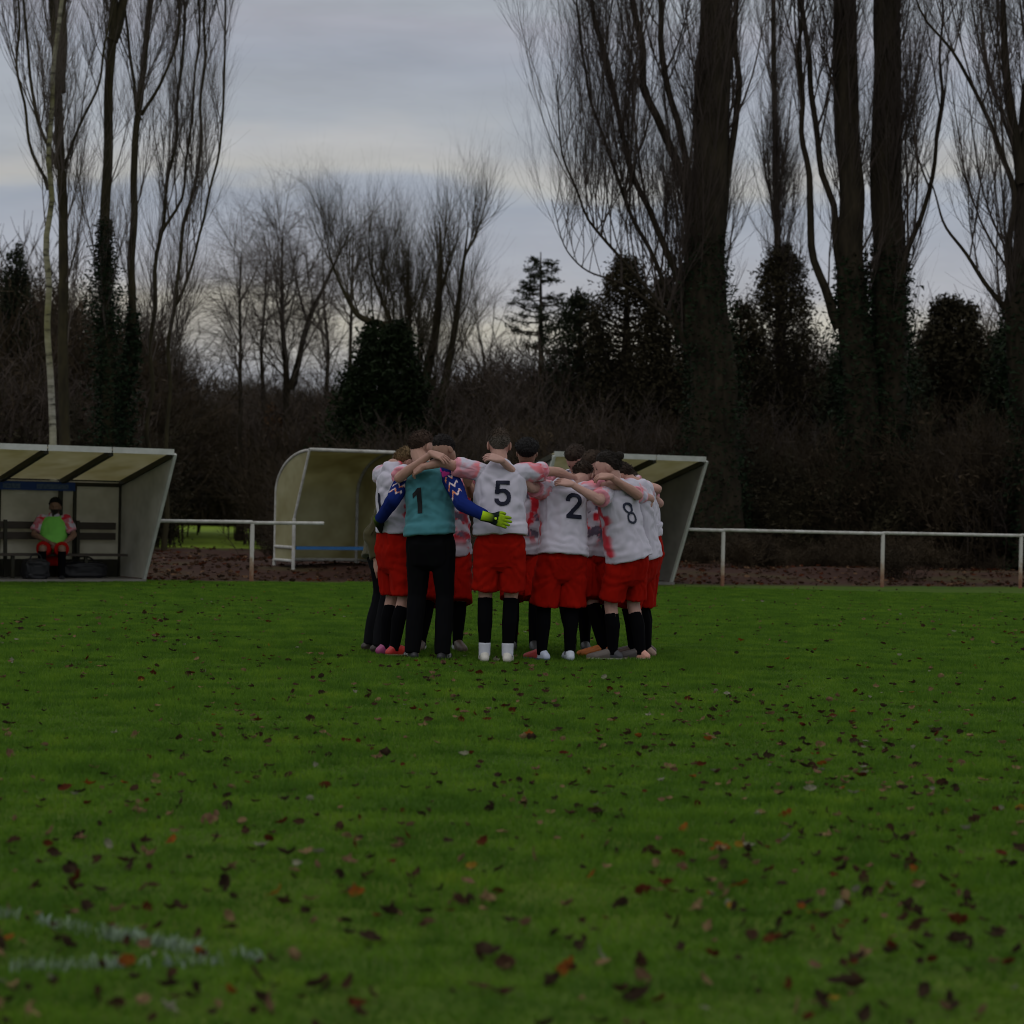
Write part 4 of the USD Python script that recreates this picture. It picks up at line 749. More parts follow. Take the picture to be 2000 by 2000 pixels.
    for s in 'LR':
        rel = sv - sh[s]; rr = np.linalg.norm(rel, axis=1); ang = np.arctan2(rel @ U, rel @ Rb * (1 if s == 'L' else -1)); tr = np.exp(-((rr - .24) / .13) ** 2) * (np.abs(rel @ Rb) > .02)
        dis += .0065 * tr * (np.abs(np.sin(5.5 * ang + 5 * nz_ + seed)) - .5) * 2 * kit.get('pull', 1.0)
    zl = (sv - pel) @ U - hem; dis += .0042 * np.exp(-((zl - .10) / .08) ** 2) * np.sin(zl * 70 + ((sv - pel) @ Rb) * 14 + 16 * nz_)
    xl = (sv - pel) @ Rb; dis += .006 * np.exp(-((zl - .26) / .14) ** 2) * np.sin(xl * 42 + zl * 22 * np.sign(xl) + 14 * nz_)
    sv = sv + fn_ * dis[:, None]; sv = taubin(sv, sf, 1)
    q = np.column_stack([(sv - chest) @ Rb, (sv - chest) @ Fb, (sv - chest) @ U]); tsl = np.full(len(sv), -1.0)
    for s in cuts:
        o, d, ln = cuts[s]; r = (sv - o) @ d; rad = np.linalg.norm((sv - o) - r[:, None] * d, axis=1); ok = (r > 0.02) & (rad < 0.10) & (r < ln + .03); tsl = np.where(ok, r / ln, tsl)
    part(t, kit.get('top', 'shirt'), (sv, sf), shirt_m, smooth=True, col=shirt_cols(sv, q, tsl, seed + 40, kit.get('shirt', 'white')))
    for (txt, dx, tz, h, mm, slant, bold, sx_) in kit.get('num', ()):
        number_on(t, txt, (sv, sf), pel + U * (L * tz) + Rb * dx, Rb, U, Fb, h, mm, slant, bold, sx_)
    if kit.get('collar', True) and kit.get('shirt', 'white') == 'white':
        cc = chest + U * 0.085; P = ring_pts(cc, Rb, Fb, 0.074, 0.072, 24, 2.0); P = np.vstack([P, P[:1]])[None]; part(t, 'collar', tubes(P, np.full(P.shape[:2], 0.010), 6), cloth_m, smooth=True, col=np.tile([0.45, .02, .04], (25 * 6, 1)))
    # keeper's long blue sleeves and gloves
    if long == 'blue':
        for s in 'LR':
            el, wr = arms[s][0], arms[s][1]; ev, ef = finish([hull(ball(sh[s] - U * .01 - Rb * (.02 if s == 'R' else -.02), .083), ball(sh[s] * .45 + el * .55, .066))] + tube_chain([sh[s] * .6 + el * .4, el, el * .1 + wr * .9], [.068, .060, .045]), 0.011, 4, 0.014, seed + 3, (Rb, Fb, U), pel)
            d1 = unit(el - sh[s]); r = (ev - sh[s]) @ d1 / np.linalg.norm(el - sh[s]); c = np.tile([0.009, 0.02, 0.13], (len(ev), 1)); side = np.cross(d1, [0, -1.0, 0]); sd_ = (ev - sh[s]) @ unit(side) / .06
            zig = r * 5.2 + np.abs(((sd_ * 1.1 + 10.5) % 1.0) - 0.5) * 1.5; st_ = (np.abs(zig % 1.3 - .5) < .17) & (r > .25) & (r < .92) & (np.abs(sd_ - .2) < .8); c[st_] = [0.62, 0.50, 0.52]; c[st_ & (meshkit.noise(ev * 30, 5) > .55)] = [0.62, 0.22, 0.10]
            c[(r < .22) & (meshkit.fbm(ev * 25, 2, 6) > .58)] = [0.5, 0.04, 0.25]
            part(t, 'sleeve', (ev, ef), cloth_m, smooth=True, col=c)
            wr, tip = arms[s][1], arms[s][2]; bk = arms[s][3]; d = unit(tip - wr); gm = union([hand_man(wr + d * .03, d, bk, np.array([0, 0, 1.0]), arms[s][5] if len(arms[s]) > 5 else .12, 1.42, .16)] + tube_chain([wr - d * .05, wr + d * .05], [.043, .040]))
            gv, gf = unman(gm); b = unit(np.asarray(bk, float) - d * (np.asarray(bk) @ d)); al = (gv - wr) @ d; nb = normals(gv, gf) @ b
            gc_ = np.tile([0.010, 0.016, 0.014], (len(gv), 1)); lime = sst(.25, .5, nb) * ((al > .085) | (al < .005)); lime = lime * np.where(al > .085, .45 + .35 * meshkit.noise(gv * np.array([60, 60, 60.0]), 2), 1.0); lime = lime * (1.0 if s == 'R' else .15); gc_ = gc_ * (1 - lime[:, None]) + np.array([0.40, 0.62, 0.015]) * lime[:, None]
            gl = part(t, 'glove', (gv, gf), cloth_m, smooth=True, col=gc_)
            if s == 'R':
                o = wr + d * .055 + b * .047; th = np.linspace(0, 2 * np.pi, 25); e2 = np.cross(b, d); P = (o + .021 * (np.cos(th)[:, None] * d + np.sin(th)[:, None] * e2))[None]; part(gl, 'emblem_ring', tubes(P, np.full(P.shape[:2], .0045), 6), mat('lime_print', (.40, .58, .02), .6)); part(gl, 'emblem_dot', hull(disc(o + d * .006, b, .011), disc(o + d * .006 + b * .005, b, .009)), stage_mat('lime_print'))
    # shorts or trousers
    full = kit.get('trousers', False); lowz = kit.get('short_z', 0.5); wst = pel + U * max(0.12, hem + .05)
    ms = [loft([ring_pts(pel - UP * .115, R, F, .125, .10), ring_pts(pel - UP * .07, R, F, .172, .132), ring_pts(pel, R, F, .185, .140), ring_pts((pel + wst) / 2, Rb, Fb, .180, .130), ring_pts(wst, Rb, Fb, .165, .115)]), hull(*[ball(pel + R * x - F * .042 - UP * .045, .100) for x in (-.075, .075)], *[ball(pel + R * x - F * .01 - UP * .16, .10) for x in (-.08, .08)])]
    for s in 'LR':
        h0, kn, an = legs[s]
        if full: ms += [hull(ball(h0 - UP * .01, .112), ball((h0 + kn) / 2, .094))] + tube_chain([h0 * .6 + kn * .4, (h0 + kn) / 2, kn, kn * .5 + an * .5 - F * .01, an + (an - kn) * .06], [.09, .094, .074, .070, .062])
        else:
            if knees: c = h0 * .12 + kn * .88; d = kn - h0
            else:
                tz = (h0[2] - lowz) / max(h0[2] - kn[2], .01); c = along([h0, kn, an], tz if tz <= 1 else 1 + (kn[2] - lowz) / (kn[2] - an[2])); d = c - h0
            rr_ = kit.get('short_r', .108); ms += [hull(ball(h0 - UP * .01, .112), disc(c, d, rr_))]
    pv, pf = finish(ms, 0.018, 4, 0.024 if not full else .02, seed + 17, (R, F, UP), pel, fs=(10, 8, 3.0))
    if not full and not knees:
        fn_ = normals(pv, pf); rel = pv - (pel - UP * .12); an_ = np.arctan2(rel @ R, -(rel[:, 2] + .05)); rr = np.linalg.norm(rel, axis=1); nz_ = meshkit.fbm(pv * 7, 2, seed + 61) - .5
        pv = pv + fn_ * (.010 * sst(.05, .22, rr) * (np.abs(np.sin(an_ * 6.5 + 7 * nz_ + seed)) - .55))[:, None]; pv = taubin(pv, pf, 1)
    pc = np.array(kit.get('short_col', RED)); part(t, 'trousers' if full else 'shorts', (pv, pf), cloth_m, smooth=True, col=np.tile(pc, (len(pv), 1)))
    # socks and boots
    for i, s in enumerate('LR'):
        h0, kn, an = legs[s]; ft, yaw = feet[s][0], math.radians(feet[s][1]); fd = np.array([math.sin(yaw), math.cos(yaw), 0]); up_ = feet[s][2] if len(feet[s]) > 2 else 0
        if not full:
            top = kit.get('sock', .82); c = kn * top + an * (1 - top); mid = kn * .55 + an * .45 - F * .014; sv_, sf_ = finish(tube_chain([c, mid, an + UP * .02, an - UP * .035], [.062, .061, .044, .042]), .016, 3)
            part(t, 'sock', (sv_, sf_), cloth_m, smooth=True, col=np.tile(BLACK, (len(sv_), 1)))
            if kit.get('ankle') is not None:
                part(t, 'ankle_sock', finish(tube_chain([an + UP * .075, an - UP * .03], [.049, .046]), .014, 2), cloth_m, smooth=True, col=None if True else 0) if False else None
                av, af = finish(tube_chain([an + UP * .075, an - UP * .03], [.049, .046]), .014, 2); part(t, 'ankle_sock', (av, af), cloth_m, smooth=True, col=np.tile(kit['ankle'], (len(av), 1)))
        sp_ = lambda al, z: ft + fd * al * math.cos(up_) + UP * (z + max(0, .02 + (0.17 - al) * math.sin(up_) if up_ else 0))
        bs = [hull(ball(sp_(-.055, .036), .034), ball(sp_(.0, .075), .040)), hull(ball(sp_(-.055, .036), .034), ball(sp_(.0, .075), .040), ball(sp_(.085, .045), .042), ball(sp_(.05, .03), .036)), hull(ball(sp_(.085, .045), .042), ball(sp_(.135, .030), .043), ball(sp_(.195, .026), .028))]
        bv, bf = finish(bs, .011, 3); bv[:, 2] = np.maximum(bv[:, 2], .004); cs = kit['boots'][i]; al = (bv - ft) @ fd; zz = bv[:, 2]
        bc = np.tile(cs[0], (len(bv), 1)).astype(float)
        if len(cs) > 1: bc[al < 0.015] = cs[1]
        if len(cs) > 2: bc[zz < .022] = cs[2]
        if kit.get('stripes'): bc[(np.abs(((al * 1.0 + zz * .5) % .034) - .017) < .007) & (al > .02) & (al < .125) & (zz > .02) & (zz < .075)] = [.6, .6, .62]
        part(t, 'boot', (bv, bf), boot_m, smooth=True, col=bc)
    return t
def stage_mat(n): return UsdShade.Material.Get(stage, '/World/Looks/' + n)
def ft(px, Y, yaw, lift=0.0):
    p = at(px, 1290, Y); p[2] = 0.0; return (p, yaw, lift)
def pz(px, Y, z):
    p = at(px, 1000, Y); p[2] = z; return p
W_ = lambda c: (np.array(c),)
BO = np.array
wht, dk = [.55, .56, .6], [.012, .012, .014]
def up_arms(chest, F_deg, kL=1.0, kR=1.0):
    a = math.radians(F_deg); F = np.array([math.sin(a), math.cos(a), 0]); R = np.array([math.cos(a), -math.sin(a), 0]); o = {}
    for s, sg, kk in (('L', -1, kL), ('R', 1, kR)):
        S = chest + R * .185 * sg; e = S + R * sg * .20 * kk + F * .17 - UP * .05; w = e + R * sg * .02 + F * .24 + UP * .03; o[s] = (e, w, w + F * .1 + R * sg * .02)
    return o
BACK = [0, -0.8, 0.6]
# number 5, tallest, back to the camera
person('tall player in white shirt number 5, back to camera, grey-sided short hair', ground(968, 1292), 0, pz(978, 16.5, 0.985), at(977, 921, 16.56), at(975, 869, 16.66),
       dict(R=(at(1084, 921, 16.76), at(1122, 934, 16.98), at(1140, 945, 17.1), BACK), L=(at(862, 903, 16.44), at(826, 912, 16.42), at(800, 925, 16.5), BACK)),
       dict(L=ft(946, 16.5, -5), R=ft(991, 16.5, 5)), dict(hk=1.1, hem=.04, short_z=.585, sock=.98, short_r=.113, num=[('5', .022, .66, .19, num_m, 0, True, 1.0)], ankle=[.52, .53, .6], boots=[([.5, .48, .44], [.55, .53, .48], [.4, .36, .3])] * 2, w=1.05), 0, dict(thick=.007, side=.4, fade=0, grey=[.10, .085, .07]), (.055, .038, .026), head_pitch=.28, seed=5)
# goalkeeper
person('goalkeeper in teal bib number 1 with blue sleeves and black trousers', ground(838, 1290), 16, pz(842, 16.62, 0.985), at(836, 926, 16.66), at(823, 873, 16.84),
       dict(R=(at(902, 985, 16.34), at(952, 1010, 16.24), at(1012, 1026, 16.27), [0, -1, .15], [0, 0, 1.0], .10), L=(at(768, 976, 16.62), at(740, 1018, 16.84), at(746, 1044, 17.05), [-.6, -.6, .2], [0, 0, 1.0], .35)),
       dict(L=ft(806, 16.62, -18), R=ft(864, 16.55, 14)), dict(shirt='teal', top='bib', hem=.03, long='blue', gloves=True, trousers=True, short_col=[.0045, .0045, .0055], stripes=True, num=[('1', -.055, .58, .205, num_black, 0, True, 1.0)], boots=[(dk,)] * 2, w=1.02), 1, dict(thick=.018, freq=8), (.045, .026, .017), head_dir=40, head_pitch=.45, head_roll=.12, seed=12)
# far side and left
person('player in white shirt with fair hair, left of the goalkeeper, arm across his shoulders', ground(768, 1286), 58, pz(774, 17.0, 0.93), at(768, 924, 16.98), at(794, 903, 17.12),
       dict(R=(at(779, 934, 16.56), at(843, 886, 16.40), at(884, 900, 16.36), [0, -.5, .9], [.2, .3, .9], .22), L=(at(742, 935, 17.36), at(765, 942, 17.55), at(785, 945, 17.6))),
       dict(L=ft(752, 17.12, 60), R=ft(771, 16.93, 58)), dict(hem=.10, w=.95, short_z=.52, sock=.80, num=[('1', -.03, .56, .20, num_m, 0, False, 1.0)], boots=[([.08, .05, .30], [.30, .05, .16]), ([.50, .03, .02], [.42, .02, .02], [.6, .45, .4])]), 0, dict(thick=.016, freq=7), (.16, .105, .05), head_dir=65, head_pitch=.6, seed=21)
person('man in olive padded jacket and dark trousers at the left end of the huddle', ground(735, 1280), 75, pz(750, 17.42, 0.92), at(768, 968, 17.5), at(795, 935, 17.62),
       dict(R=(at(724, 1046, 17.28), at(736, 1098, 17.22), at(742, 1115, 17.2)), L=(at(790, 985, 17.75), at(815, 975, 17.85), at(835, 975, 17.9))),
       dict(L=ft(724, 17.55, 75), R=ft(742, 17.3, 80)), dict(shirt='olive', top='jacket', hem=-.13, long='same', trousers=True, short_col=[.008, .008, .010], boots=[([.03, .022, .016],)] * 2, w=.92), 1, dict(thick=.012), (.03, .02, .015), head_pitch=.7, seed=33)
person('player facing camera behind the goalkeeper, short black hair, ear showing', ground(862, 1278), 172, pz(876, 18.0, 0.86), at(874, 930, 17.92), at(866, 877, 17.72),
       dict(R=(at(830, 950, 17.7), at(812, 960, 17.5), at(800, 965, 17.4)), L=(at(921, 965, 17.62), at(914, 945, 17.38), at(912, 925, 17.32))),
       dict(L=ft(893, 17.75, 160), R=ft(822, 17.6, 190)), dict(hem=-.03, short_z=.42, sock=.9, boots=[([.10, .07, .05], wht)] * 2), 3, dict(thick=.008, side=.6), (.014, .011, .010), head_dir=235, head_pitch=.55, seed=44)
person('player with black curly hair facing camera between numbers 5 and 2', ground(1020, 1276), 182, pz(1028, 18.1, 0.88), at(1028, 930, 18.02), at(1029, 888, 17.86),
       up_arms(at(1028, 930, 18.02), 182, .8, .8), dict(L=ft(1042, 17.85, 175), R=ft(1000, 17.8, 190)), dict(hem=-.02, short_z=.46, sock=.92, boots=[([.03, .03, .03],)] * 2), 4, dict(thick=.034, freq=15, side=.8), (.008, .007, .007), head_pitch=1.0, seed=55)
person('player with short brown hair bowing towards camera, head above number 2', ground(1128, 1276), 186, pz(1118, 18.1, 0.86), at(1122, 938, 18.0), at(1125, 897, 17.84),
       up_arms(at(1122, 938, 18.0), 186, .6, .5), dict(L=ft(1142, 17.9, 175), R=ft(1116, 17.85, 190)), dict(hem=-.02, short_z=.46, sock=.92, boots=[([.03, .03, .03],)] * 2), 2, dict(thick=.016, side=.4), (.035, .022, .015), head_pitch=.95, head_dir=205, seed=66)
person('player hidden behind number 8 with red-patterned chest and orange boots', ground(1172, 1276), 196, pz(1170, 17.75, 0.87), at(1178, 934, 17.72), at(1160, 908, 17.58),
       dict(L=(at(1284, 955, 17.6), at(1262, 975, 17.85), at(1240, 975, 17.9)), R=(at(1140, 960, 17.6), at(1120, 965, 17.5), at(1100, 965, 17.5))),
       dict(L=ft(1188, 17.6, 235), R=ft(1176, 17.42, 262)), dict(hem=-.02, short_z=.46, sock=.92, sleeve=.45, boots=[([.55, .16, .03],)] * 2), 2, dict(thick=.012), (.04, .025, .016), head_dir=230, head_pitch=.85, seed=77)
# near right
person('player in white shirt number 2, back to camera, dark brown hair, head bowed', ground(1085, 1290), -14, pz(1100, 16.86, 0.885), at(1101, 957, 16.94), at(1138, 929, 17.14),
       dict(L=(at(1036, 953, 16.62), at(979, 899, 16.40), at(944, 888, 16.43), [-.2, -.5, .8], [0, 0, 1.0], .25), R=(at(1198, 947, 16.84), at(1226, 955, 16.92), at(1240, 962, 17.0), BACK)),
       dict(L=ft(1058, 16.8, -40), R=ft(1112, 16.85, -8)), dict(hem=-.02, short_z=.455, sock=1.0, short_r=.122, num=[('2', .055, .72, .20, num_m, 0, True, 1.0)], boots=[([.40, .05, .05], [.45, .50, .62], [.1, .15, .3]), ([.50, .54, .62], [.50, .54, .62])]), 2, dict(thick=.011), (.035, .022, .015), head_dir=10, head_pitch=.85, seed=88)
person('player in white shirt number 8 with dark hair tied in a bun', ground(1222, 1288), -48, pz(1228, 17.03, 0.865), at(1204, 959, 16.98), at(1187, 912, 16.98),
       dict(L=(at(1171, 978, 16.66), at(1117, 946, 16.66), at(1074, 936, 16.74), [0, -.6, .8], [0, .2, .9], .15), R=(at(1266, 985, 17.28), at(1262, 958, 17.5), at(1250, 945, 17.6))),
       dict(L=ft(1196, 16.98, -80), R=ft(1250, 17.05, -72)), dict(hem=-.02, short_z=.50, sock=.80, short_r=.104, num=[('8', -.035, .66, .185, num_thin, -.34, False, .9)], boots=[([.12, .10, .09], [.05, .05, .06], [.55, .5, .48]), ([.06, .05, .05], [.62, .30, .24], [.5, .4, .35])]), 2, dict(thick=.012, bun=True, freq=5), (.016, .012, .009), head_dir=-78, head_pitch=.35, seed=99)
person('player in white shirt just behind number 8, forearm across number 8 shoulders', ground(1250, 1282), -66, pz(1252, 17.38, 0.87), at(1243, 958, 17.32), at(1214, 930, 17.36),
       dict(L=(at(1247, 968, 16.92), at(1192, 931, 16.74), at(1158, 930, 16.78), [0, -.5, .85], [0, .2, .9], .35), R=(at(1266, 975, 17.6), at(1245, 970, 17.8), at(1230, 968, 17.9))),
       dict(L=ft(1236, 17.3, -70), R=ft(1262, 17.42, -70)), dict(hem=-.02, short_z=.43, sock=.9, boots=[([.10, .06, .05], [.3, .2, .15])] * 2), 0, dict(thick=.010), (.03, .02, .014), head_pitch=.8, seed=110)
person('rearmost right player in white shirt, bright red shorts sticking out past number 8', ground(1268, 1278), -78, pz(1266, 17.66, 0.92), at(1256, 968, 17.62), at(1226, 945, 17.66),
       dict(L=(at(1270, 975, 17.28), at(1238, 966, 17.1), at(1215, 960, 17.05)), R=(at(1288, 983, 17.72), at(1270, 985, 17.95), at(1250, 985, 18.0))),
       dict(L=ft(1244, 17.6, -80), R=ft(1262, 17.75, -80)), dict(hem=.11, w=.95, short_z=.43, sock=.9, sleeve=.55, boots=[([.10, .06, .05],)] * 2), 2, dict(thick=.012), (.04, .028, .02), head_pitch=.8, seed=121)
# the substitute on the bench
def sub():
    P, m, zs = LS['P'], LS['m'], LS['zs']
    a = -solve_shift(P(0, -m + .45, .5), -LS['e'], 107); o = P(a, -m + .40, zs + .085); f, e = LS['f'], LS['e']; F_deg = 172
    ch = o + UP * .455 + f * (-.02); hd = ch + UP * .185 + f * .05; F = np.array([math.sin(math.radians(F_deg)), math.cos(math.radians(F_deg)), 0]); R = np.array([F[1], -F[0], 0])
    kn = {'R': o + F * .44 + R * .13 + UP * .02, 'L': o + F * .43 - R * .16 + UP * .02}
    fx = {s: (np.array([kn[s][0], kn[s][1], 0]) + F * .02, F_deg + (10 if s == 'R' else -10)) for s in 'LR'}
    lap = o + F * .30 - R * .02 + UP * .06
    person('bearded substitute in bright green bib sitting on the shelter bench', o, F_deg, o, ch, hd,
           dict(R=(o + R * .30 + F * .06 + UP * .22, lap + R * .03 + UP * .03, lap - R * .07, [0, -.4, .9]), L=(o - R * .31 + F * .06 + UP * .22, lap - R * .12, lap - R * .02 + F * .04, [0, -.4, .9])),
           fx, dict(top='shirt', hem=-.04, short_col=[.34, .01, .008], sock=.9, sleeve=.75, beard=True, boots=[(dk,)] * 2, boots_=0), 4, dict(thick=.022, freq=10), (.010, .008, .008), head_pitch=.06, seed=131, group=None, knees=kn)
    t = stage.GetPrimAtPath('/World/' + 'person' + f"_{USED['/World/person']:03d}")
    U = unit(ch - o); Fb = unit(F - U * (F @ U)); Rb = np.cross(Fb, U); Rb = Rb if Rb @ R > 0 else -Rb; L = np.linalg.norm(ch - o)
    rings = [ring_pts(o + U * z + Fb * fo, Rb, Fb, ra, rb) for z, ra, rb, fo in ((-.05, .20, .172, .02), (.1, .206, .168, .01), (L * .45, .200, .152, .008), (L * .7, .208, .152, .006), (L * .88, .196, .140, .002), (L * .97, .160, .122, -.002), (L + .035, .108, .10, -.004))]
    bv, bf = finish([loft(rings), hull(*[ball(ch + Rb * q - U * .035, .092) for q in (-.13, .13)])], .016, 4, .016, 140, (Rb, Fb, U), o); part(t, 'bib', (bv, bf), cloth_m, smooth=True, col=np.tile([.20, .58, .10], (len(bv), 1)))
    # kit bags by his feet
    for (px, w, d, h, lab, sd) in ((64, .40, .30, .32, 'black kit bag on the shelter floor left of the seated man', 1), (178, .75, .32, .26, 'long black holdall under the bench right of the seated man', 2)):
        aa = -solve_shift(P(0, -m + .75, .2), -e, px); c = P(aa, -m + (.85 if sd == 1 else .42), .05)
        rg = np.random.default_rng(sd); n = np.array(ICO4.vertices); V = np.sign(n) * np.abs(n) ** .55 * [w / 2, d / 2, h / 2]; V = V + n * (meshkit.fbm(n * 2.5, 3, sd) - .5)[:, None] * .06; V[:, 2] = np.maximum(V[:, 2], -h * .45)
        b = thing('kit_bag', lab, 'bag', c); bm = mat('black_nylon', (.008, .008, .010), .5, var=.4) if sd == 1 else stage_mat('black_nylon')
        Wp = lambda q: c + q[:, :1] * e + q[:, 1:2] * f + q[:, 2:] * UP + UP * h * .45
        part(b, 'bag_body', (Wp(V), ICO4.faces[:, ::-1] if False else ICO4.faces), bm, smooth=True)
        th = np.linspace(0, np.pi, 12); S = np.column_stack([np.cos(th) * w * .22, 0 * th + .02, h * .45 + np.sin(th) * .09]); part(b, 'handle', tubes(Wp(S)[None], np.full((1, 12), .012), 6), bm, smooth=True)
sub()
# ------------------------------------------------------------------ fallen leaves
LEAF = dict(tan=('pale tan', (.29, .20, .10), (.16, .10, .05)), pink=('pinkish brown', (.24, .145, .085), (.13, .07, .042)), brown=('brown', (.075, .040, .024), (.035, .02, .012)), dark=('dark brown', (.060, .039, .024), (.022, .015, .011)),
            red=('red-brown', (.12, .034, .014), (.06, .016, .008)), orange=('orange', (.30, .10, .018), (.17, .05, .012)), yellow=('yellow', (.36, .22, .03), (.22, .13, .02)), white=('whitish', (.28, .28, .19), (.17, .17, .11)))
LM = {c: mat(f'fallen_leaf_{c}', tuple(q * .72 for q in v[1]), .95, color2=tuple(q * .5 for q in v[2]), scale=38, spec=.02, trans=.15) for c, v in LEAF.items()}
def leaf_geo(rng):
    nu, nv = 9, 5; u = np.linspace(0, 1, nu); w = .36 * np.sin(np.pi * np.clip(u, 0, 1) ** .8) ** .8 * (1 + .12 * np.sin(u * 22)); A, B, Cc = rng.uniform(.2, .8), rng.uniform(.9, 2.3), rng.uniform(-.5, .5); w = w * (1 + .16 * rng.normal(0, 1, nu)); w[[0, -1]] = .01
    v = np.linspace(-1, 1, nv); X = np.repeat(u[:, None], nv, 1) - .5; Y = w[:, None] * v; R_ = B; Yc = np.sin(Y * R_ * 1.2) / (R_ * 1.2); Z = A * .35 * (2 * X) ** 2 + (1 - np.cos(Y * R_ * 1.6)) * .38 + Cc * X * Y + rng.normal(0, .022, X.shape)
    V = np.stack([X, Yc, Z - Z.min() * .3], -1).reshape(-1, 3); i = np.arange(nu * nv).reshape(nu, nv); F = np.concatenate([np.stack([i[:-1, :-1], i[1:, :-1], i[1:, 1:]], -1).reshape(-1, 3), np.stack([i[:-1, :-1], i[1:, 1:], i[:-1, 1:]], -1).reshape(-1, 3)])
    S = np.array([[[-.5, 0, V[0, 2]], [-.62, .02, V[0, 2] + .03], [-.75, .06, V[0, 2] + .01]]]); return (V, F), tubes(S, np.full((1, 3), .011), 4)
rng = np.random.default_rng(909); GEO = [leaf_geo(rng) for _ in range(5)]; KIND = {}
for c in LEAF:
    for k, (blade, stalk) in enumerate(GEO):
        path = f'/World/leaf_pattern_{c}_{k:03d}'; pr = stage.CreateClassPrim(path); pr.SetTypeName('Xform')
        usdkit.mesh(stage, path + '/leaf_blade', blade, LM[c], smooth=True); usdkit.mesh(stage, path + '/stalk', stalk, LM[c]); KIND[c, k] = path
SEEN = '''1447,1742,orange,9 1588,1797,yellow,7 1874,1811,red,8.5 1580,1552,white,8 1534,1648,white,6.5 1888,1631,white,7 1777,1644,pink,6 1661,1616,brown,7 1672,1754,white,6.5 1689,1756,dark,7 1794,1738,red,6.5 1735,1745,red,5.5 1639,1697,brown,8 1776,1787,dark,8
1627,1846,brown,7 1510,1847,red,8 1537,1850,dark,7.5 1467,1842,brown,7 1683,1881,tan,8 1738,1878,dark,8.5 1822,1894,red,7 1642,1940,dark,11 1672,1936,brown,8 1558,1984,tan,6.5 1602,1974,dark,8.5 1807,1953,dark,8 1861,1965,dark,8 1971,1900,red,8 1956,1835,tan,6 1605,1499,orange,6.5 1993,1591,yellow,6 1751,1647,dark,6.5 1569,1506,dark,8 1624,1971,yellow,5
150,1731,red,8 241,1894,orange,7 440,1739,dark,8 442,1718,brown,7 606,1772,tan,7.5 556,1780,brown,8 699,1757,orange,7 758,1796,dark,8.5 823,1798,dark,9 675,1816,dark,7.5 577,1884,tan,6.5 722,1850,dark,9 512,1969,dark,9 631,1935,brown,8.5 422,1982,tan,6 450,1954,orange,5.5 277,1974,tan,7.5 326,1943,dark,7
957,1876,dark,11 984,1897,brown,8 913,1734,pink,6.5 859,1749,dark,6.5 898,1775,brown,7 947,1770,tan,7 668,1723,dark,6 230,1796,tan,7 282,1790,red,6 329,1788,brown,5.5 114,1845,brown,6 300,1741,brown,5.5 101,1928,white,4.5 582,1702,white,6 616,1706,pink,7 528,1894,dark,5.5
941,1658,red,7 1041,1685,pink,8 950,1772,tan,8 1107,1782,pink,7 1028,1821,pink,7 1082,1838,dark,7 991,1817,dark,6 1208,1776,dark,7.5 1281,1755,tan,7 1157,1724,orange,5 1324,1813,brown,7.5 1248,1919,pink,7.5 1331,1871,dark,7 1173,1884,white,6.5 1252,1894,brown,7.5 1107,1906,orange,8 1213,1954,brown,8 1252,1964,dark,10 1289,1968,red,7 1372,1931,tan,8 983,1960,brown,7.5 1082,1931,dark,7
1322,1679,red,7 1277,1699,tan,6 1335,1629,orange,6.5 1186,1662,pink,5.5 1418,1703,dark,7 408,1612,pink,9 474,1616,tan,8 335,1656,orange,7 97,1640,tan,7 215,1663,white,6 15,1483,pink,9 262,1443,tan,6 175,1543,orange,7 510,1667,white,7 620,1674,white,7 560,1683,dark,10 660,1625,brown,8 690,1660,red,8 335,1353,red,7 563,1373,brown,8 525,1267,yellow,5 393,1350,tan,5.5 245,1695,brown,9 145,1705,dark,7'''
leaves = []
for w in SEEN.split():
    x, y, c, s = w.split(','); leaves.append((float(x), float(y), c, float(s) / 122, True))
cols = list(LEAF); pw = [.15, .11, .29, .30, .09, .02, .01, .03]
for i in range(8500):
    Y = 4.3 + 29 * rng.uniform(0, 1) ** .95; x = rng.uniform(-.31, .31) * Y
    dens = (.35 + .65 * sst(15, 6, Y)) * (.3 + 1.3 * sst(.35, .7, meshkit.fbm(np.array([[x * .7, Y * .45, 0]]), 3, 71)[0])) * (1 if Y < 22 else .9)
    if rng.uniform() > dens or beyond(x, Y) > -.1: continue
    px, py = px_of([x, Y, .03]); leaves.append((px, py, cols[rng.choice(8, p=pw)], rng.choice([.03, .037, .046, .058]) * rng.uniform(.85, 1.15), False))
rec = []
for px, py, c, s, seen in leaves:
    g = ground(px, py); rec.append((s / g[1] + (1 if seen else 0) + (0 if -20 < px < 2020 and py < 2010 else -1), g, c, s, px, py))
rec.sort(key=lambda r: -r[0])
ZONES = [(lambda x, y: x < 560 and 1740 < y < 1915, 'beside the worn white lines'), (lambda x, y: y > 1700 and x < 700, 'in the left foreground'), (lambda x, y: y > 1700 and x > 1350, 'in the right foreground'), (lambda x, y: y > 1700, 'in the middle foreground'),
         (lambda x, y: y > 1450 and x < 700, 'on the left half-way to the huddle'), (lambda x, y: y > 1450 and x > 1350, 'on the right half-way to the huddle'), (lambda x, y: y > 1450, 'straight between camera and huddle'), (lambda x, y: x < 700, 'on the far grass left of the huddle'), (lambda x, y: x > 1290, 'on the far grass right of the huddle'), (lambda x, y: True, 'close before the players\' feet')]
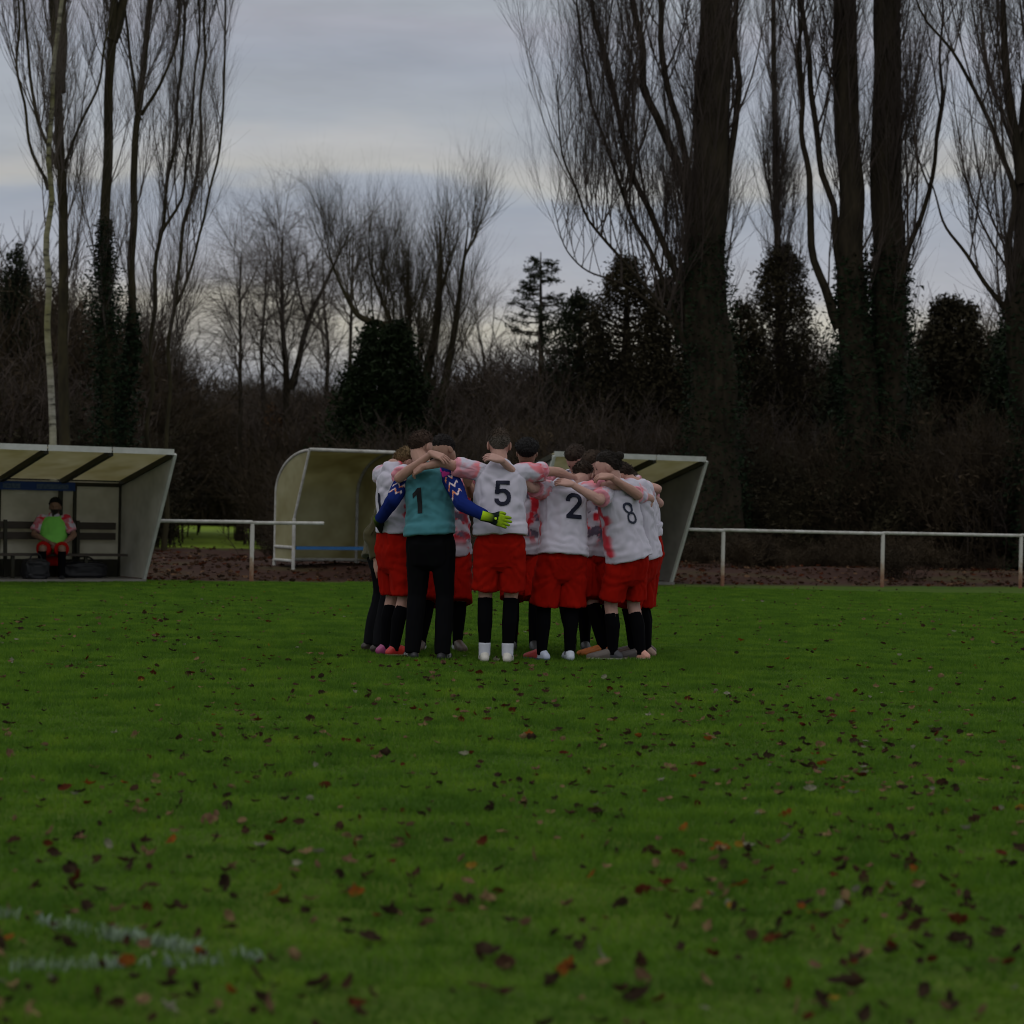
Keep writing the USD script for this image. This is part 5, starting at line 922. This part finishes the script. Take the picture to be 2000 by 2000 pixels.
UNIQUE = {(1447, 1742): 'bright orange fallen leaf standing up on the grass, largest orange one at right', (1588, 1797): 'yellow-ochre fallen leaf upright in the grass at lower right', (957, 1876): 'big curled dark leaf at lower centre with a brown one touching it', (525, 1267): 'small yellow leaf alone on the far grass left of the goalkeeper', (1874, 1811): 'red-brown oval leaf lying flat near the right edge', (1642, 1940): 'largest crumpled dark leaf at bottom right', (150, 1731): 'red-brown curled leaf just above the worn white line', (241, 1894): 'orange-brown leaf standing below the worn white line', (1580, 1552): 'slim whitish leaf lying diagonally on the right grass'}
far_p, far_i, far_y, far_s, far_t = [], [], [], [], []
order = list(KIND.keys())
for n, (_, g, c, s, px, py) in enumerate(rec):
    k = int(rng.integers(5)); yaw = rng.uniform(0, 2 * np.pi); tx, ty = rng.normal(0, .7), rng.normal(0, .5); z = float(height(g[0], g[1])) + .018 + rng.uniform(0, .010)
    if n < 300:
        x = UsdGeom.Xform.Define(stage, numbered('/World/fallen_leaf')); x.GetPrim().GetReferences().AddInternalReference(KIND[c, k]); x.GetPrim().SetInstanceable(True)
        x.AddTranslateOp().Set(Gf.Vec3d(g[0], g[1], z)); x.AddRotateXYZOp().Set(Gf.Vec3f(math.degrees(tx), math.degrees(ty), math.degrees(yaw))); x.AddScaleOp().Set(Gf.Vec3f(s, s, s))
        zone = next(t for f_, t in ZONES if f_(px, py)); key = (round(px), round(py)); lab = f'{LEAF[c][0]} fallen leaf lying {zone}'
        tag(x, UNIQUE.get(key, lab), 'leaf', None if key in UNIQUE else f'{LEAF[c][0]} leaves {zone}')
    else:
        far_p.append((g[0], g[1], z)); far_i.append(order.index((c, k))); far_y.append(yaw); far_s.append(s); far_t.append(tx)
for i in range(5200):                                     # drifts of leaves on the bank beyond the rail
    px = rng.uniform(-350, 2400); d = abs(rng.normal(0, 7)) + .2; q = hit_fence(px, d); far_p.append((q[0], q[1], float(height(q[0], q[1])) + .02)); far_i.append(order.index((['red', 'pink', 'brown', 'dark', 'brown'][rng.integers(5)], int(rng.integers(5))))); far_y.append(rng.uniform(0, 6.28)); far_s.append(rng.uniform(.06, .12)); far_t.append(rng.normal(0, .5))
litter = UsdGeom.PointInstancer.Define(stage, '/World/leaf_litter').GetPrim(); tag(litter, 'small scattered fallen leaves over the far grass and bank', 'leaf litter', kind='stuff')
lp = []
for c in LEAF:
    for k, (blade, stalk) in enumerate(GEO):
        usdkit.mesh(stage, f'/World/leaf_litter/leaf_{c}_{k:03d}', blade, LM[c], smooth=True); lp.append(f'/World/leaf_litter/leaf_{c}_{k:03d}')
instancer('/World/leaf_litter', lp, np.array(far_p), np.array(far_i), np.array(far_y), np.array(far_s), np.array(far_t))
